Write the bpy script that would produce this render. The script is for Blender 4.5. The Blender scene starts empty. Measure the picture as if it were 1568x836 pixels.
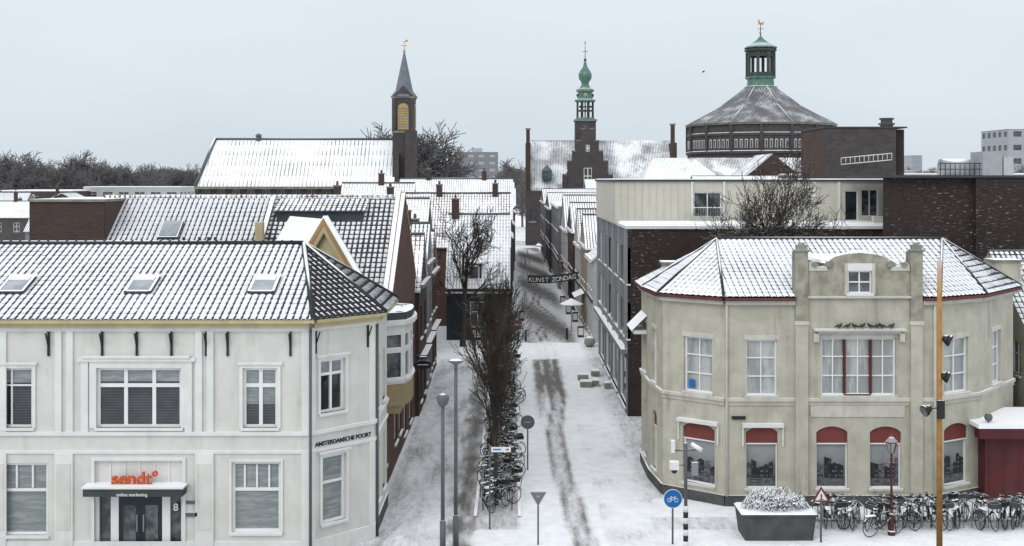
import bpy, bmesh, math, random
from mathutils import Vector, Matrix, noise
random.seed(11)
R = math.radians
# ---- survey: camera stands 12.5 m up on the bridge, looks level along +Y ----
H = 12.5; F = 1800.0
def sx(b, d): return (b - 784) * d / F      # lateral metres from measured bearing + distance
def sz(e, d): return H - (e - 275) * d / F  # height in metres from measured elevation + distance
V = Vector
scene = bpy.context.scene
COL = scene.collection

# =============================== materials ===============================
SNOW = (0.88, 0.90, 0.93, 1)
class G:
    def __init__(s, name):
        s.m = bpy.data.materials.new(name); s.m.use_nodes = True
        s.nt = s.m.node_tree; s.b = s.nt.nodes['Principled BSDF']
        s._uv = None; s._geo = None
    def nd(s, t, **k):
        n = s.nt.nodes.new(t)
        for a, v in k.items(): setattr(n, a, v)
        return n
    def put(s, sock, v):
        if v is None: return
        if isinstance(v, bpy.types.NodeSocket): s.nt.links.new(v, sock)
        else: sock.default_value = v
    def ma(s, op, a, b=None, c=None, clamp=False):
        n = s.nd('ShaderNodeMath', operation=op, use_clamp=clamp)
        s.put(n.inputs[0], a); s.put(n.inputs[1], b); s.put(n.inputs[2], c)
        return n.outputs[0]
    def mr(s, x, a, b, c=0.0, d=1.0, smooth=True):
        n = s.nd('ShaderNodeMapRange', interpolation_type='SMOOTHSTEP' if smooth else 'LINEAR')
        s.put(n.inputs[0], x); s.put(n.inputs[1], a); s.put(n.inputs[2], b); s.put(n.inputs[3], c); s.put(n.inputs[4], d)
        return n.outputs[0]
    def mix(s, f, a, b, mode='MIX'):
        n = s.nd('ShaderNodeMix', data_type='RGBA', blend_type=mode)
        s.put(n.inputs[0], f); s.put(n.inputs[6], a); s.put(n.inputs[7], b)
        return n.outputs[2]
    def uv(s):
        if not s._uv: s._uv = s.nd('ShaderNodeUVMap')
        return s._uv.outputs[0]
    def geo(s):
        if not s._geo: s._geo = s.nd('ShaderNodeNewGeometry')
        return s._geo
    def pos(s): return s.geo().outputs['Position']
    def nz(s, vec, scale, detail=3, rough=.55, stretch=None):
        if stretch:
            mp = s.nd('ShaderNodeMapping'); s.put(mp.inputs[0], vec); mp.inputs['Scale'].default_value = stretch; vec = mp.outputs[0]
        n = s.nd('ShaderNodeTexNoise'); s.put(n.inputs['Vector'], vec)
        n.inputs['Scale'].default_value = scale; n.inputs['Detail'].default_value = detail; n.inputs['Roughness'].default_value = rough
        return n.outputs[0]
    def up(s, lo=.55, hi=.85):
        sp = s.nd('ShaderNodeSeparateXYZ'); s.put(sp.inputs[0], s.geo().outputs['Normal'])
        return s.mr(sp.outputs[2], lo, hi)
    def bump(s, h, strength=.3, dist=.02):
        n = s.nd('ShaderNodeBump'); n.inputs['Strength'].default_value = strength; n.inputs['Distance'].default_value = dist
        s.put(n.inputs['Height'], h); s.nt.links.new(n.outputs[0], s.b.inputs['Normal'])
    def out(s, col, rough=.8, spec=.3, metal=0.):
        s.put(s.b.inputs['Base Color'], col); s.put(s.b.inputs['Roughness'], rough)
        s.b.inputs['Specular IOR Level'].default_value = spec; s.b.inputs['Metallic'].default_value = metal
        return s.m

M = {}
def c4(c): return (c[0], c[1], c[2], 1)
def plain(name, col, rough=.75, var=.25, stain=.0, snow=True, scale=1.5, spec=.3, metal=0., bump=.15, lo=.55, hi=.85, stc=(.12, .11, .09)):
    g = G(name)
    n1 = g.nz(g.pos(), scale, 5, .6)
    dk = tuple(x * (1 - var) for x in col); lt = tuple(min(1, x * (1 + var * .6)) for x in col)
    c = g.mix(g.mr(n1, .3, .7), c4(dk), c4(lt))
    if stain:
        st = g.nz(g.pos(), 1.0, 6, .7, stretch=(2.2, 2.2, .22))
        st2 = g.nz(g.pos(), .55, 5, .7)
        f = g.ma('MULTIPLY', g.mr(st, .47, .78), g.mr(st2, .3, .65))
        c = g.mix(g.ma('MULTIPLY', f, stain), c, c4(stc))
    if snow: c = g.mix(g.up(lo, hi), c, SNOW)
    if bump: g.bump(g.nz(g.pos(), 14, 4), bump, .02)
    M[name] = g.out(c, rough, spec, metal); return M[name]

def brick(name, a, b, mortar, snowspeck=0., bw=.22, rh=.07, stain=.3):
    g = G(name)
    n = g.nd('ShaderNodeTexBrick'); g.put(n.inputs['Vector'], g.uv())
    n.inputs['Color1'].default_value = c4(a); n.inputs['Color2'].default_value = c4(b); n.inputs['Mortar'].default_value = c4(mortar)
    n.inputs['Scale'].default_value = 1; n.inputs['Brick Width'].default_value = bw; n.inputs['Row Height'].default_value = rh
    n.inputs['Mortar Size'].default_value = .008; n.inputs['Mortar Smooth'].default_value = .3; n.inputs['Bias'].default_value = -.1
    c = n.outputs['Color']
    c = g.mix(g.ma('MULTIPLY', g.mr(g.nz(g.pos(), .7, 5, .65), .4, .75), stain), c, c4(tuple(x * .4 for x in a)))
    if snowspeck:
        sp = g.nz(g.uv(), 1, 5, .7, stretch=(3.0, 13, 1))
        pt = g.mr(g.nz(g.pos(), .25, 3), .38, .65)
        c = g.mix(g.ma('MULTIPLY', g.ma('MULTIPLY', g.mr(sp, .57, .74), pt), snowspeck), c, SNOW)
    c = g.mix(g.up(), c, SNOW)
    g.bump(n.outputs['Fac'], .3, -.01)
    M[name] = g.out(c, .85, .2); return M[name]

def tiles(name, tile=(.035, .035, .042), gap=.30, row=.13, k=.5, kl=.6, cw=.24, rh=.34, k3=.45, tile2=None):
    g = G(name)
    s = g.nd('ShaderNodeSeparateXYZ'); g.put(s.inputs[0], g.uv())
    u, v = s.outputs[0], s.outputs[1]
    nn = g.nz(g.pos(), 3.2, 4, .65); nl = g.nz(g.pos(), .33, 3, .5); n3 = g.nz(g.pos(), 9, 3, .6)
    fu = g.ma('FRACT', g.ma('DIVIDE', u, cw)); fv = g.ma('FRACT', g.ma('DIVIDE', v, rh))
    d = g.ma('MULTIPLY', g.ma('ABSOLUTE', g.ma('SUBTRACT', fu, .5)), 2)
    wv = g.ma('ADD', g.ma('MULTIPLY', g.ma('SUBTRACT', nn, .5), k), g.ma('MULTIPLY', g.ma('SUBTRACT', nl, .5), kl))
    wv = g.ma('ADD', wv, g.ma('MULTIPLY', g.ma('SUBTRACT', n3, .5), k3))
    th = g.ma('SUBTRACT', 1 - gap, wv)
    th = g.ma('ADD', th, g.ma('MULTIPLY', g.ma('SUBTRACT', fv, .35), .22))
    m1 = g.mr(g.ma('SUBTRACT', d, th), -.04, .08)
    rt = g.ma('ADD', g.ma('MULTIPLY', wv, .8), row)
    m2 = g.mr(g.ma('SUBTRACT', rt, fv), -.04, .06)
    m = g.ma('MAXIMUM', m1, m2)
    t = g.mix(g.mr(nn, .35, .65), c4(tile), c4(tile2 or tuple(x * 1.7 for x in tile)))
    sn = g.mix(g.mr(n3, .3, .7), (SNOW[0] * .96, SNOW[1] * .965, SNOW[2] * .97, 1), SNOW)
    c = g.mix(m, sn, t)
    g.bump(g.ma('SUBTRACT', g.ma('MULTIPLY', n3, .3), m), .35, .025)
    M[name] = g.out(c, g.mr(m, 0, 1, .85, .6), .25); return M[name]

def glassm(name, a, b, rough=.06, scale=.8, stretch=(1, 1, 1)):
    g = G(name)
    n = g.nz(g.pos(), scale, 4, .6, stretch=stretch)
    c = g.mix(g.mr(n, .42, .62), c4(a), c4(b))
    M[name] = g.out(c, rough, .6); return M[name]

plain('white_stucco', (.575, .572, .54), .8, .07, .5, stc=(.27, .26, .225), bump=.12)
plain('white_trim', (.65, .648, .625), .6, .07, .35, stc=(.28, .27, .235))
plain('frame_white', (.70, .70, .69), .5, .04, 0)
plain('cream_trim', (.42, .365, .215), .6, .12, .3)
plain('ochre_trim', (.34, .21, .08), .6, .15, .3)
plain('beige_stucco', (.43, .415, .345), .85, .14, .85, stc=(.17, .16, .125), bump=.25)
plain('beige_weathered', (.31, .295, .235), .88, .28, 1.0, stc=(.08, .08, .06), bump=.3, scale=2.5)
plain('beige_trim', (.50, .485, .43), .8, .12, .7, stc=(.16, .15, .12))
plain('weather_stone', (.22, .215, .185), .9, .3, .8)
plain('plinth_grey', (.075, .075, .077), .8, .3, .3)
plain('iron_black', (.02, .02, .022), .5, .2, 0, lo=.75, hi=.95)
plain('pole_grey', (.09, .10, .11), .45, .1, 0, lo=.8, hi=.98, spec=.4)
plain('pole_light', (.25, .26, .27), .5, .1, 0)
plain('sign_grey', (.13, .14, .145), .55, .15, 0)
plain('ochre_wood', (.36, .19, .05), .7, .2, .4, scale=4)
plain('red_paint', (.165, .040, .035), .6, .15, .3)
plain('dark_red', (.085, .018, .02), .6, .2, .2)
plain('red_gutter', (.10, .033, .028), .6, .2, .1, snow=False)
plain('blue_sign', (.012, .13, .40), .4, .05, 0, snow=False)
plain('orange_red', (.52, .085, .03), .5, .05, 0, snow=False)
plain('navy_door', (.018, .028, .036), .4, .1, 0)
plain('copper', (.115, .215, .175), .7, .4, .7, lo=.8, hi=.97, stc=(.05, .07, .06))
plain('copper_dark', (.05, .065, .057), .7, .3, .3, lo=.75, hi=.95)
plain('slate_grey', (.15, .165, .19), .7, .12, .2, snow=False)
plain('cream_panel', (.50, .485, .42), .7, .06, .3, bump=.02)
plain('concrete_far', (.33, .35, .375), .8, .08, .1)
plain('dark_panel', (.05, .055, .06), .7, .2, .2)
plain('bark', (.050, .040, .034), .9, .35, 0, lo=.7, hi=1.1)
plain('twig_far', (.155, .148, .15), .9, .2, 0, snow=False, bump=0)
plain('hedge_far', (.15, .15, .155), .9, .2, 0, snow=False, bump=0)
plain('snow', (.88, .90, .93), .85, .025, 0, snow=False, bump=.3)
plain('asphalt_felt', (.05, .05, .055), .8, .2)
plain('gold', (.55, .33, .08), .35, .1, 0, metal=.7, snow=False)
plain('stone_ball', (.24, .235, .22), .85, .2, 0, lo=.6, hi=.9)
plain('rubber', (.02, .02, .02), .7, .1, 0, lo=.9, hi=1.05)
plain('leaf_dark', (.04, .05, .035), .8, .4, 0, lo=.35, hi=.7)
plain('pigeon_grey', (.05, .05, .06), .7, .3, 0, snow=False)
plain('louvre_yellow', (.40, .29, .13), .6, .1, 0)
plain('green_frame', (.05, .11, .08), .6, .2)
plain('wall_dark_shop', (.03, .038, .041), .6, .2, .1)
plain('wall_white_far', (.44, .45, .45), .8, .08, .5)
plain('wall_grey_far', (.18, .19, .20), .8, .1, .3)
plain('wall_sand', (.28, .245, .19), .8, .1, .3)
plain('print_dark', (.025, .027, .03), .45, .5, 0, snow=False, scale=4)
plain('print_mid', (.11, .115, .12), .45, .6, 0, snow=False, scale=5)
brick('brick_dark', (.030, .022, .020), (.045, .031, .028), (.06, .052, .048), .8)
brick('brick_brown', (.058, .037, .031), (.080, .05, .041), (.08, .072, .068), .0)
brick('brick_red', (.088, .043, .035), (.125, .060, .047), (.11, .10, .09), .1)
brick('brick_yellow', (.30, .23, .12), (.35, .27, .15), (.25, .22, .17), .0)
brick('brick_far', (.064, .056, .057), (.088, .076, .075), (.11, .105, .108), .2, .5, .2)  # paler, greyer brick: distance haze put into the base colour
tiles('tiles_snow', gap=.33, row=.0, k=.35, kl=.35, k3=.45)
tiles('tiles_half', gap=.48, row=.28, k=.6, kl=1.1)
tiles('tiles_dark', tile=(.022, .02, .022), gap=.80, row=.38, k=.45, kl=.35)
tiles('tiles_red', tile=(.085, .036, .028), gap=.30, row=.12, k=.7, kl=.7)
tiles('tiles_heavy', gap=.19, row=.02, k=.3, kl=.4, k3=.4)
tiles('tiles_church', tile=(.20, .20, .21), gap=.16, row=-.20, cw=.62, rh=2.2, k=.4, kl=.9)
tiles('slate_snow', tile=(.19, .20, .215), tile2=(.32, .33, .35), gap=.45, row=.1, cw=.31, rh=.3, k=1.6, kl=2.8)
tiles('slate_dome', tile=(.075, .075, .082), tile2=(.14, .14, .15), gap=1.02, row=.5, cw=.3, rh=.35, k=1.0, kl=1.8)
glassm('glass', (.012, .015, .018), (.035, .04, .045))
glassm('glass_far', (.04, .045, .05), (.09, .10, .11), .2, 2)
glassm('glass_blind', (.17, .195, .195), (.26, .285, .28), .25, 1.2, (1, 1, 6))
glassm('glass_curtain', (.24, .26, .26), (.42, .43, .42), .15, .9, (2, 2, .5))
glassm('glass_mid', (.03, .038, .04), (.12, .13, .14), .08, 1.4)
glassm('skylight_glass', (.20, .225, .25), (.32, .35, .38), .12)
g = G('photo_print'); n1 = g.nz(g.pos(), 1.6, 5, .6)
sp = g.nd('ShaderNodeSeparateXYZ'); g.put(sp.inputs[0], g.pos())
vv = g.ma('ADD', g.ma('MULTIPLY', n1, .5), g.mr(sp.outputs[2], .6, 2.6, 0, .5))
M['photo_print'] = g.out(g.mix(g.mr(vv, .2, .75), (.08, .085, .09, 1), (.27, .28, .285, 1)), .45, .4)
# snowy ground with trodden / driven wear
g = G('snow_ground')
at = g.nd('ShaderNodeAttribute', attribute_name='wear'); w = at.outputs['Fac']
n1 = g.nz(g.pos(), 1.7, 6, .7); n2 = g.nz(g.pos(), 6.5, 4, .7); n0 = g.nz(g.pos(), .35, 4, .6)
n4 = g.nz(g.pos(), 2.4, 5, .7, stretch=(1.6, .35, 1))
tot = g.ma('ADD', g.ma('ADD', g.ma('MULTIPLY', n4, .5), g.ma('MULTIPLY', n2, .35)), g.ma('MULTIPLY', n0, .15))
fac = g.mr(g.ma('ADD', tot, g.ma('MULTIPLY', w, .58)), .60, 1.02)
gr = g.mix(g.mr(n2, .35, .65), (.095, .085, .078, 1), (.22, .21, .205, 1))
snv = g.mix(g.mr(n1, .3, .7), (.75, .775, .81, 1), SNOW)
snv = g.mix(g.mr(w, .0, .6, 0, .28), snv, (.48, .49, .51, 1))
c = g.mix(fac, snv, gr)
vo = g.nd('ShaderNodeTexVoronoi'); g.put(vo.inputs['Vector'], g.pos()); vo.inputs['Scale'].default_value = 2.2
g.bump(g.ma('ADD', g.ma('ADD', g.ma('MULTIPLY', n1, .8), g.ma('MULTIPLY', n2, .5)), g.ma('MULTIPLY', g.mr(vo.outputs['Distance'], .0, .25), .35)), .7, .12)
M['snow_ground'] = g.out(c, .85, .2)

# =============================== mesh builder ===============================
class MB:
    def __init__(s): s.v = []; s.f = []; s.mi = []; s.mats = []; s.fr = []; s.sm = []
    def mid(s, m):
        if m not in s.mats: s.mats.append(m)
        return s.mats.index(m)
    def face(s, idx, m, fr=None, sm=False):
        s.f.append(tuple(idx)); s.mi.append(s.mid(m)); s.fr.append(fr); s.sm.append(sm)
    def poly(s, pts, m, fr=None, sm=False):
        b = len(s.v); s.v += [tuple(p) for p in pts]; s.face(range(b, b + len(pts)), m, fr, sm)
    def obox(s, o, a, b, c, m):
        o, a, b, c = V(o), V(a), V(b), V(c)
        if a.cross(b).dot(c) < 0: a, b = b, a
        k = len(s.v)
        s.v += [tuple(p) for p in (o, o + a, o + a + b, o + b, o + c, o + a + c, o + a + b + c, o + b + c)]
        for q in ((0, 3, 2, 1), (4, 5, 6, 7), (0, 1, 5, 4), (1, 2, 6, 5), (2, 3, 7, 6), (3, 0, 4, 7)):
            s.face([k + i for i in q], m)
    def box(s, x0, x1, y0, y1, z0, z1, m): s.obox((x0, y0, z0), (x1 - x0, 0, 0), (0, y1 - y0, 0), (0, 0, z1 - z0), m)
    def tube(s, p0, p1, r0, r1, m, n=8, caps=True, sm=True):
        p0, p1 = V(p0), V(p1); d = p1 - p0
        if d.length < 1e-6: return
        d.normalize(); a = d.orthogonal().normalized(); b = d.cross(a); k = len(s.v)
        for p, r in ((p0, r0), (p1, r1)):
            for i in range(n):
                t = 2 * math.pi * i / n; s.v.append(tuple(p + (a * math.cos(t) + b * math.sin(t)) * r))
        for i in range(n):
            j = (i + 1) % n; s.face((k + i, k + j, k + n + j, k + n + i), m, None, sm)
        if caps:
            s.face([k + i for i in reversed(range(n))], m); s.face([k + n + i for i in range(n)], m)
    def lathe(s, cx, cy, prof, n, m, rot=0., sm=False, sc=(1, 1)):
        k = len(s.v)
        for z, r in prof:
            for i in range(n):
                t = 2 * math.pi * i / n + rot; s.v.append((cx + math.cos(t) * r * sc[0], cy + math.sin(t) * r * sc[1], z))
        for a in range(len(prof) - 1):
            for i in range(n):
                j = (i + 1) % n; s.face((k + a * n + i, k + a * n + j, k + (a + 1) * n + j, k + (a + 1) * n + i), m, None, sm)
        s.face([k + i for i in reversed(range(n))], m)
        s.face([k + (len(prof) - 1) * n + i for i in range(n)], m)
    def ball(s, c, r, m, n=10, sc=(1, 1, 1)):
        k = len(s.v); c = V(c)
        for a in range(n // 2 + 1):
            ph = math.pi * a / (n // 2) - math.pi / 2
            for i in range(n):
                t = 2 * math.pi * i / n
                s.v.append((c.x + math.cos(ph) * math.cos(t) * r * sc[0], c.y + math.cos(ph) * math.sin(t) * r * sc[1], c.z + math.sin(ph) * r * sc[2]))
        for a in range(n // 2):
            for i in range(n):
                j = (i + 1) % n; s.face((k + a * n + i, k + a * n + j, k + (a + 1) * n + j, k + (a + 1) * n + i), m, None, True)
    def ring(s, c, r, tr, ax, m, n=18, q=4):
        c, ax = V(c), V(ax).normalized(); a = ax.orthogonal().normalized(); b = ax.cross(a); k = len(s.v)
        for i in range(n):
            t = 2 * math.pi * i / n; o = a * math.cos(t) + b * math.sin(t)
            for j in range(q):
                w = 2 * math.pi * j / q; s.v.append(tuple(c + o * (r + tr * math.cos(w)) + ax * tr * math.sin(w)))
        for i in range(n):
            for j in range(q):
                i2, j2 = (i + 1) % n, (j + 1) % q
                s.face((k + i * q + j, k + i2 * q + j, k + i2 * q + j2, k + i * q + j2), m, None, True)
    def prism(s, pts, o, t, n, th, m):
        """outline pts (s,z) on facade with origin o, along t, outward n, thickness th going inward"""
        o, t, n = V(o), V(t), V(n)
        f = [o + t * a + V((0, 0, z)) for a, z in pts]; bk = [p - n * th for p in f]
        ar = sum(pts[i][0] * pts[(i + 1) % len(pts)][1] - pts[(i + 1) % len(pts)][0] * pts[i][1] for i in range(len(pts)))
        if ar < 0: f.reverse(); bk.reverse()
        s.poly(f, m); s.poly(list(reversed(bk)), m)
        for i in range(len(f)):
            j = (i + 1) % len(f); s.poly([f[j], f[i], bk[i], bk[j]], m)
    def make(s, name, parent=None):
        me = bpy.data.meshes.new(name); me.from_pydata(s.v, [], s.f)
        for m in s.mats: me.materials.append(M[m])
        me.polygons.foreach_set('material_index', s.mi); me.polygons.foreach_set('use_smooth', s.sm)
        uv = me.uv_layers.new(name='UVMap'); Z = V((0, 0, 1)); dat = [0.0] * (2 * len(me.loops))
        for p, fr in zip(me.polygons, s.fr):
            if fr is None:
                n = p.normal
                if abs(n.z) > .999: t, b = V((1, 0, 0)), V((0, 1, 0))
                else: t = Z.cross(n).normalized(); b = n.cross(t)
            else: t, b = fr
            for li in p.loop_indices:
                co = me.vertices[me.loops[li].vertex_index].co
                dat[2 * li] = co.dot(t); dat[2 * li + 1] = co.dot(b)
        uv.data.foreach_set('uv', dat)
        me.update(); ob = bpy.data.objects.new(name, me); COL.objects.link(ob)
        if parent: ob.parent = parent
        return ob
def grp(name):
    e = bpy.data.objects.new(name, None); COL.objects.link(e); e.empty_display_size = .3; return e
class Obj:
    """one real-world object: an Empty with named mesh parts"""
    def __init__(s, name): s.name = name; s.p = {}; s.x = []
    def __getitem__(s, k):
        if k not in s.p: s.p[k] = MB()
        return s.p[k]
    def done(s):
        e = grp(s.name)
        for k, mb in s.p.items():
            if mb.f: mb.make(k, e)
        for o in s.x: o.parent = e
        return e

def newell(pts):
    n = V((0, 0, 0))
    for i in range(len(pts)):
        a, b = V(pts[i]), V(pts[(i + 1) % len(pts)])
        n += a.cross(b)
    return n.normalized()
def roof(mb, pts, mat, detail=False, cw=.24, rh=.34):
    pts = [V(p) for p in pts]; n = newell(pts)
    if n.z < 0: pts.reverse(); n = -n
    t = V((0, 0, 1)).cross(n).normalized(); b = n.cross(t)
    if not detail:
        mb.poly(pts, mat, (t, b)); return
    us = [p.dot(t) for p in pts]; vs = [p.dot(b) for p in pts]; w0 = pts[0].dot(n)
    u0, u1 = math.floor(min(us) / cw), math.ceil(max(us) / cw); v0, v1 = math.floor(min(vs) / rh), math.ceil(max(vs) / rh)
    K = 6; ug = [(a + k / K, k / K) for a in range(u0, u1) for k in range(K)] + [(u1, 0)]
    vg = []
    for a in range(v0, v1): vg += [(a + .002, 0.), (a + .998, 1.)]
    rj = random.Random(len(mb.v) + 1); jit = {}
    bm = bmesh.new(); rows = []
    for ri, (v, fv) in enumerate(vg):
        row = []
        for u, fu in ug:
            key = (int(math.floor(u + 1e-6)), ri // 2)
            if key not in jit: jit[key] = rj.uniform(0, .008)
            row.append(bm.verts.new(t * (u * cw) + b * (v * rh) + n * (w0 + .02 + jit[key] * (0 < fu) + .017 * (1 - math.cos(2 * math.pi * fu)) + .012 * (1 - fv))))
        rows.append(row)
    for i in range(len(rows) - 1):
        for j in range(len(ug) - 1):
            bm.faces.new((rows[i][j], rows[i][j + 1], rows[i + 1][j + 1], rows[i + 1][j]))
    for i in range(len(pts)):
        e = pts[(i + 1) % len(pts)] - pts[i]
        bmesh.ops.bisect_plane(bm, geom=bm.verts[:] + bm.edges[:] + bm.faces[:], plane_co=pts[i], plane_no=e.cross(n).normalized(), clear_outer=True)
    bm.verts.index_update(); k = len(mb.v); mb.v += [tuple(v.co) for v in bm.verts]
    for f in bm.faces: mb.face([k + v.index for v in f.verts], mat, (t, b), True)
    bm.free()

class Fc:
    """facade frame: p0->p1 left to right seen from outside"""
    def __init__(s, p0, p1):
        s.o = V((p0[0], p0[1], 0)); d = V((p1[0], p1[1], 0)) - s.o; s.L = d.length; s.t = d.normalized(); s.n = V((s.t.y, -s.t.x, 0))
    def P(s, a, z, out=0.): return s.o + s.t * a + s.n * out + V((0, 0, z))
    def box(s, mb, s0, s1, z0, z1, d0, d1, m): mb.obox(s.P(s0, z0, d0), s.t * (s1 - s0), s.n * (d1 - d0), V((0, 0, z1 - z0)), m)
    def quad(s, mb, s0, s1, z0, z1, d, m): mb.poly([s.P(s0, z0, d), s.P(s1, z0, d), s.P(s1, z1, d), s.P(s0, z1, d)], m)

def facade(ob, fc, z0, z1, wins, wm, dep=.16, far=False):
    mb, wb = ob['walls'], ob['windows']
    cs = sorted(set([0., fc.L] + [max(0, w['s0']) for w in wins] + [min(fc.L, w['s1']) for w in wins]))
    cz = sorted(set([z0, z1] + [w['z0'] for w in wins] + [w['z1'] for w in wins]))
    for i in range(len(cs) - 1):
        for j in range(len(cz) - 1):
            a, b = (cs[i] + cs[i + 1]) / 2, (cz[j] + cz[j + 1]) / 2
            if cs[i + 1] - cs[i] < 1e-5 or cz[j + 1] - cz[j] < 1e-5: continue
            if any(w['s0'] < a < w['s1'] and w['z0'] < b < w['z1'] for w in wins): continue
            fc.quad(mb, cs[i], cs[i + 1], cz[j], cz[j + 1], 0, wm)
    for w in wins:
        a, b, c, d = w['s0'], w['s1'], w['z0'], w['z1']; dp = w.get('dep', dep)
        P = fc.P
        for q in ([P(a, c), P(a, d), P(a, d, -dp), P(a, c, -dp)], [P(b, d), P(b, c), P(b, c, -dp), P(b, d, -dp)],
                  [P(a, d), P(b, d), P(b, d, -dp), P(a, d, -dp)], [P(b, c), P(a, c), P(a, c, -dp), P(b, c, -dp)]):
            mb.poly(q, w.get('rev', wm))
        fc.quad(wb, a, b, c, d, -dp, w.get('gl', 'glass'))
        fr = w.get('fr', 'frame_white'); fw = w.get('fw', .07); o0, o1 = -dp + .002, -dp + .07
        if fr:
            fc.box(wb, a, a + fw, c, d, o0, o1, fr); fc.box(wb, b - fw, b, c, d, o0, o1, fr)
            fc.box(wb, a + fw, b - fw, c, c + fw, o0, o1, fr); fc.box(wb, a + fw, b - fw, d - fw, d, o0, o1, fr)
            nx = w.get('nx', 1); mw = w.get('mw', .05)
            for i in range(1, nx):
                x = a + (b - a) * i / nx; fc.box(wb, x - mw / 2, x + mw / 2, c + fw, d - fw, o0, o1 - .012, fr)
            for q in w.get('ny', ()):
                z = c + (d - c) * q; fc.box(wb, a + fw, b - fw, z - mw / 2, z + mw / 2, o0, o1 - .004, fr)
        if w.get('bl'):
            z = d - (d - c) * w['bl']; fc.quad(wb, a + fw, b - fw, z, d - fw, -dp + .001 + .0005, 'glass_blind')
        if w.get('sill', not far): fc.box(ob['sills'], a - .06, b + .06, c - .09, c, -dp + .01, .09, w.get('sm', 'white_trim'))
def W(s0, s1, z0, z1, **k): return dict(s0=s0, s1=s1, z0=z0, z1=z1, **k)
def autow(L, floors, bay=2.2, ww=1.0, base=0, **k):
    r = []; n = max(1, int(L / bay)); st = L / n
    for zb, hh in floors:
        for i in range(n):
            c = st * (i + .5); r.append(W(c - ww / 2, c + ww / 2, zb, zb + hh, **k))
    return r
def chimney(mb, x, y, z0, z1, s=.5, m='brick_brown', pots=True):
    mb.box(x - s / 2, x + s / 2, y - s / 2, y + s / 2, z0, z1, m)
    mb.box(x - s / 2 - .05, x + s / 2 + .05, y - s / 2 - .05, y + s / 2 + .05, z1, z1 + .1, 'weather_stone')
    if pots: mb.tube((x, y, z1 + .1), (x, y, z1 + .4), .1, .08, 'brick_red', 8)
def text(body, fc, s, z, out, size, mat, ext=.02, off=0.0, name='lettering', align='CENTER'):
    cu = bpy.data.curves.new(name, 'FONT'); cu.body = body; cu.size = size; cu.extrude = ext; cu.align_x = align; cu.offset = off
    cu.materials.append(M[mat]); o = bpy.data.objects.new(name, cu); COL.objects.link(o)
    o.location = fc.P(s, z, out); o.rotation_euler = (R(90), 0, math.atan2(fc.t.y, fc.t.x)); return o

def house(name, x0, x1, y0, y1, h, rise, axis, wm, rm, floors=None, side=None, far=True, gl='glass_mid', bay=2.4, ww=1.0,
          chim=(), stepped=False, trim='white_trim', z0=0, fr='frame_white', detail=False):
    """simple gabled/flat house. axis 'x': ridge runs along x; 'y': ridge along y; None: flat"""
    ob = Obj(name)
    floors = floors if floors is not None else [(1.0, 1.5), (4.0, 1.5)]
    south = Fc((x0, y0), (x1, y0)); east = Fc((x1, y0), (x1, y1)); west = Fc((x0, y1), (x0, y0)); north = Fc((x1, y1), (x0, y1))
    fl = [f for f in floors if f[0] + f[1] < h - .1]
    kw = dict(gl=gl, nx=2, ny=(.6,), fr=fr)
    for f in (south, east, west):
        facade(ob, f, z0, h, autow(f.L, fl, bay, ww, **kw), wm, far=far)
    facade(ob, north, z0, h, [], wm)
    rb = ob['roof']; o = .25
    if axis == 'x':
        ym = (y0 + y1) / 2; k = o * rise / (ym - y0)
        roof(rb, [(x0 - .1, y0 - o, h - k), (x1 + .1, y0 - o, h - k), (x1 + .1, ym, h + rise), (x0 - .1, ym, h + rise)], rm, detail)
        roof(rb, [(x0 - .1, y1 + o, h - k), (x1 + .1, y1 + o, h - k), (x1 + .1, ym, h + rise), (x0 - .1, ym, h + rise)], rm)
        for x in (x0, x1):
            p = [(x, y0, h), (x, y1, h), (x, ym, h + rise - .02)]
            if x == x0: p.reverse()
            ob['walls'].poly(p, wm)
        rb.tube((x0 - .1, ym, h + rise), (x1 + .1, ym, h + rise), .1, .1, 'pole_grey', 6)
        ob['gutter'].box(x0 - .1, x1 + .1, y0 - o - .12, y0 - o, h - k - .1, h - k + .02, trim)
    elif axis == 'y':
        xm = (x0 + x1) / 2; k = o * rise / (xm - x0)
        for xe, s in ((x0 - o, 1), (x1 + o, -1)):
            roof(rb, [(xe, y0 - .1, h - k), (xe, y1 + .1, h - k), (xm, y1 + .1, h + rise), (xm, y0 - .1, h + rise)], rm)
        ob['walls'].poly([(x0, y0, h), (x1, y0, h), (xm, y0, h + rise - .02)], wm)
        ob['walls'].poly([(x1, y1, h), (x0, y1, h), (xm, y1, h + rise - .02)], wm)
        rb.tube((xm, y0 - .1, h + rise), (xm, y1 + .1, h + rise), .1, .1, 'pole_grey', 6)
        for a, b in (((x0 - o, h - k), (xm, h + rise)), ((xm, h + rise), (x1 + o, h - k))):
            ob['gutter'].obox((a[0], y0 - .16, a[1] - .1), (b[0] - a[0], 0, b[1] - a[1]), (0, .05, 0), (0, 0, .16), trim)
    else:
        rb.box(x0 - .08, x1 + .08, y0 - .08, y1 + .08, h, h + .14, trim)
        rb.box(x0 + .1, x1 - .1, y0 + .1, y1 - .1, h + .14, h + .2, 'snow')
    for (cx, cy, cz) in chim: chimney(ob['chimney'], cx, cy, h - .2, cz)
    return ob

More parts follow.
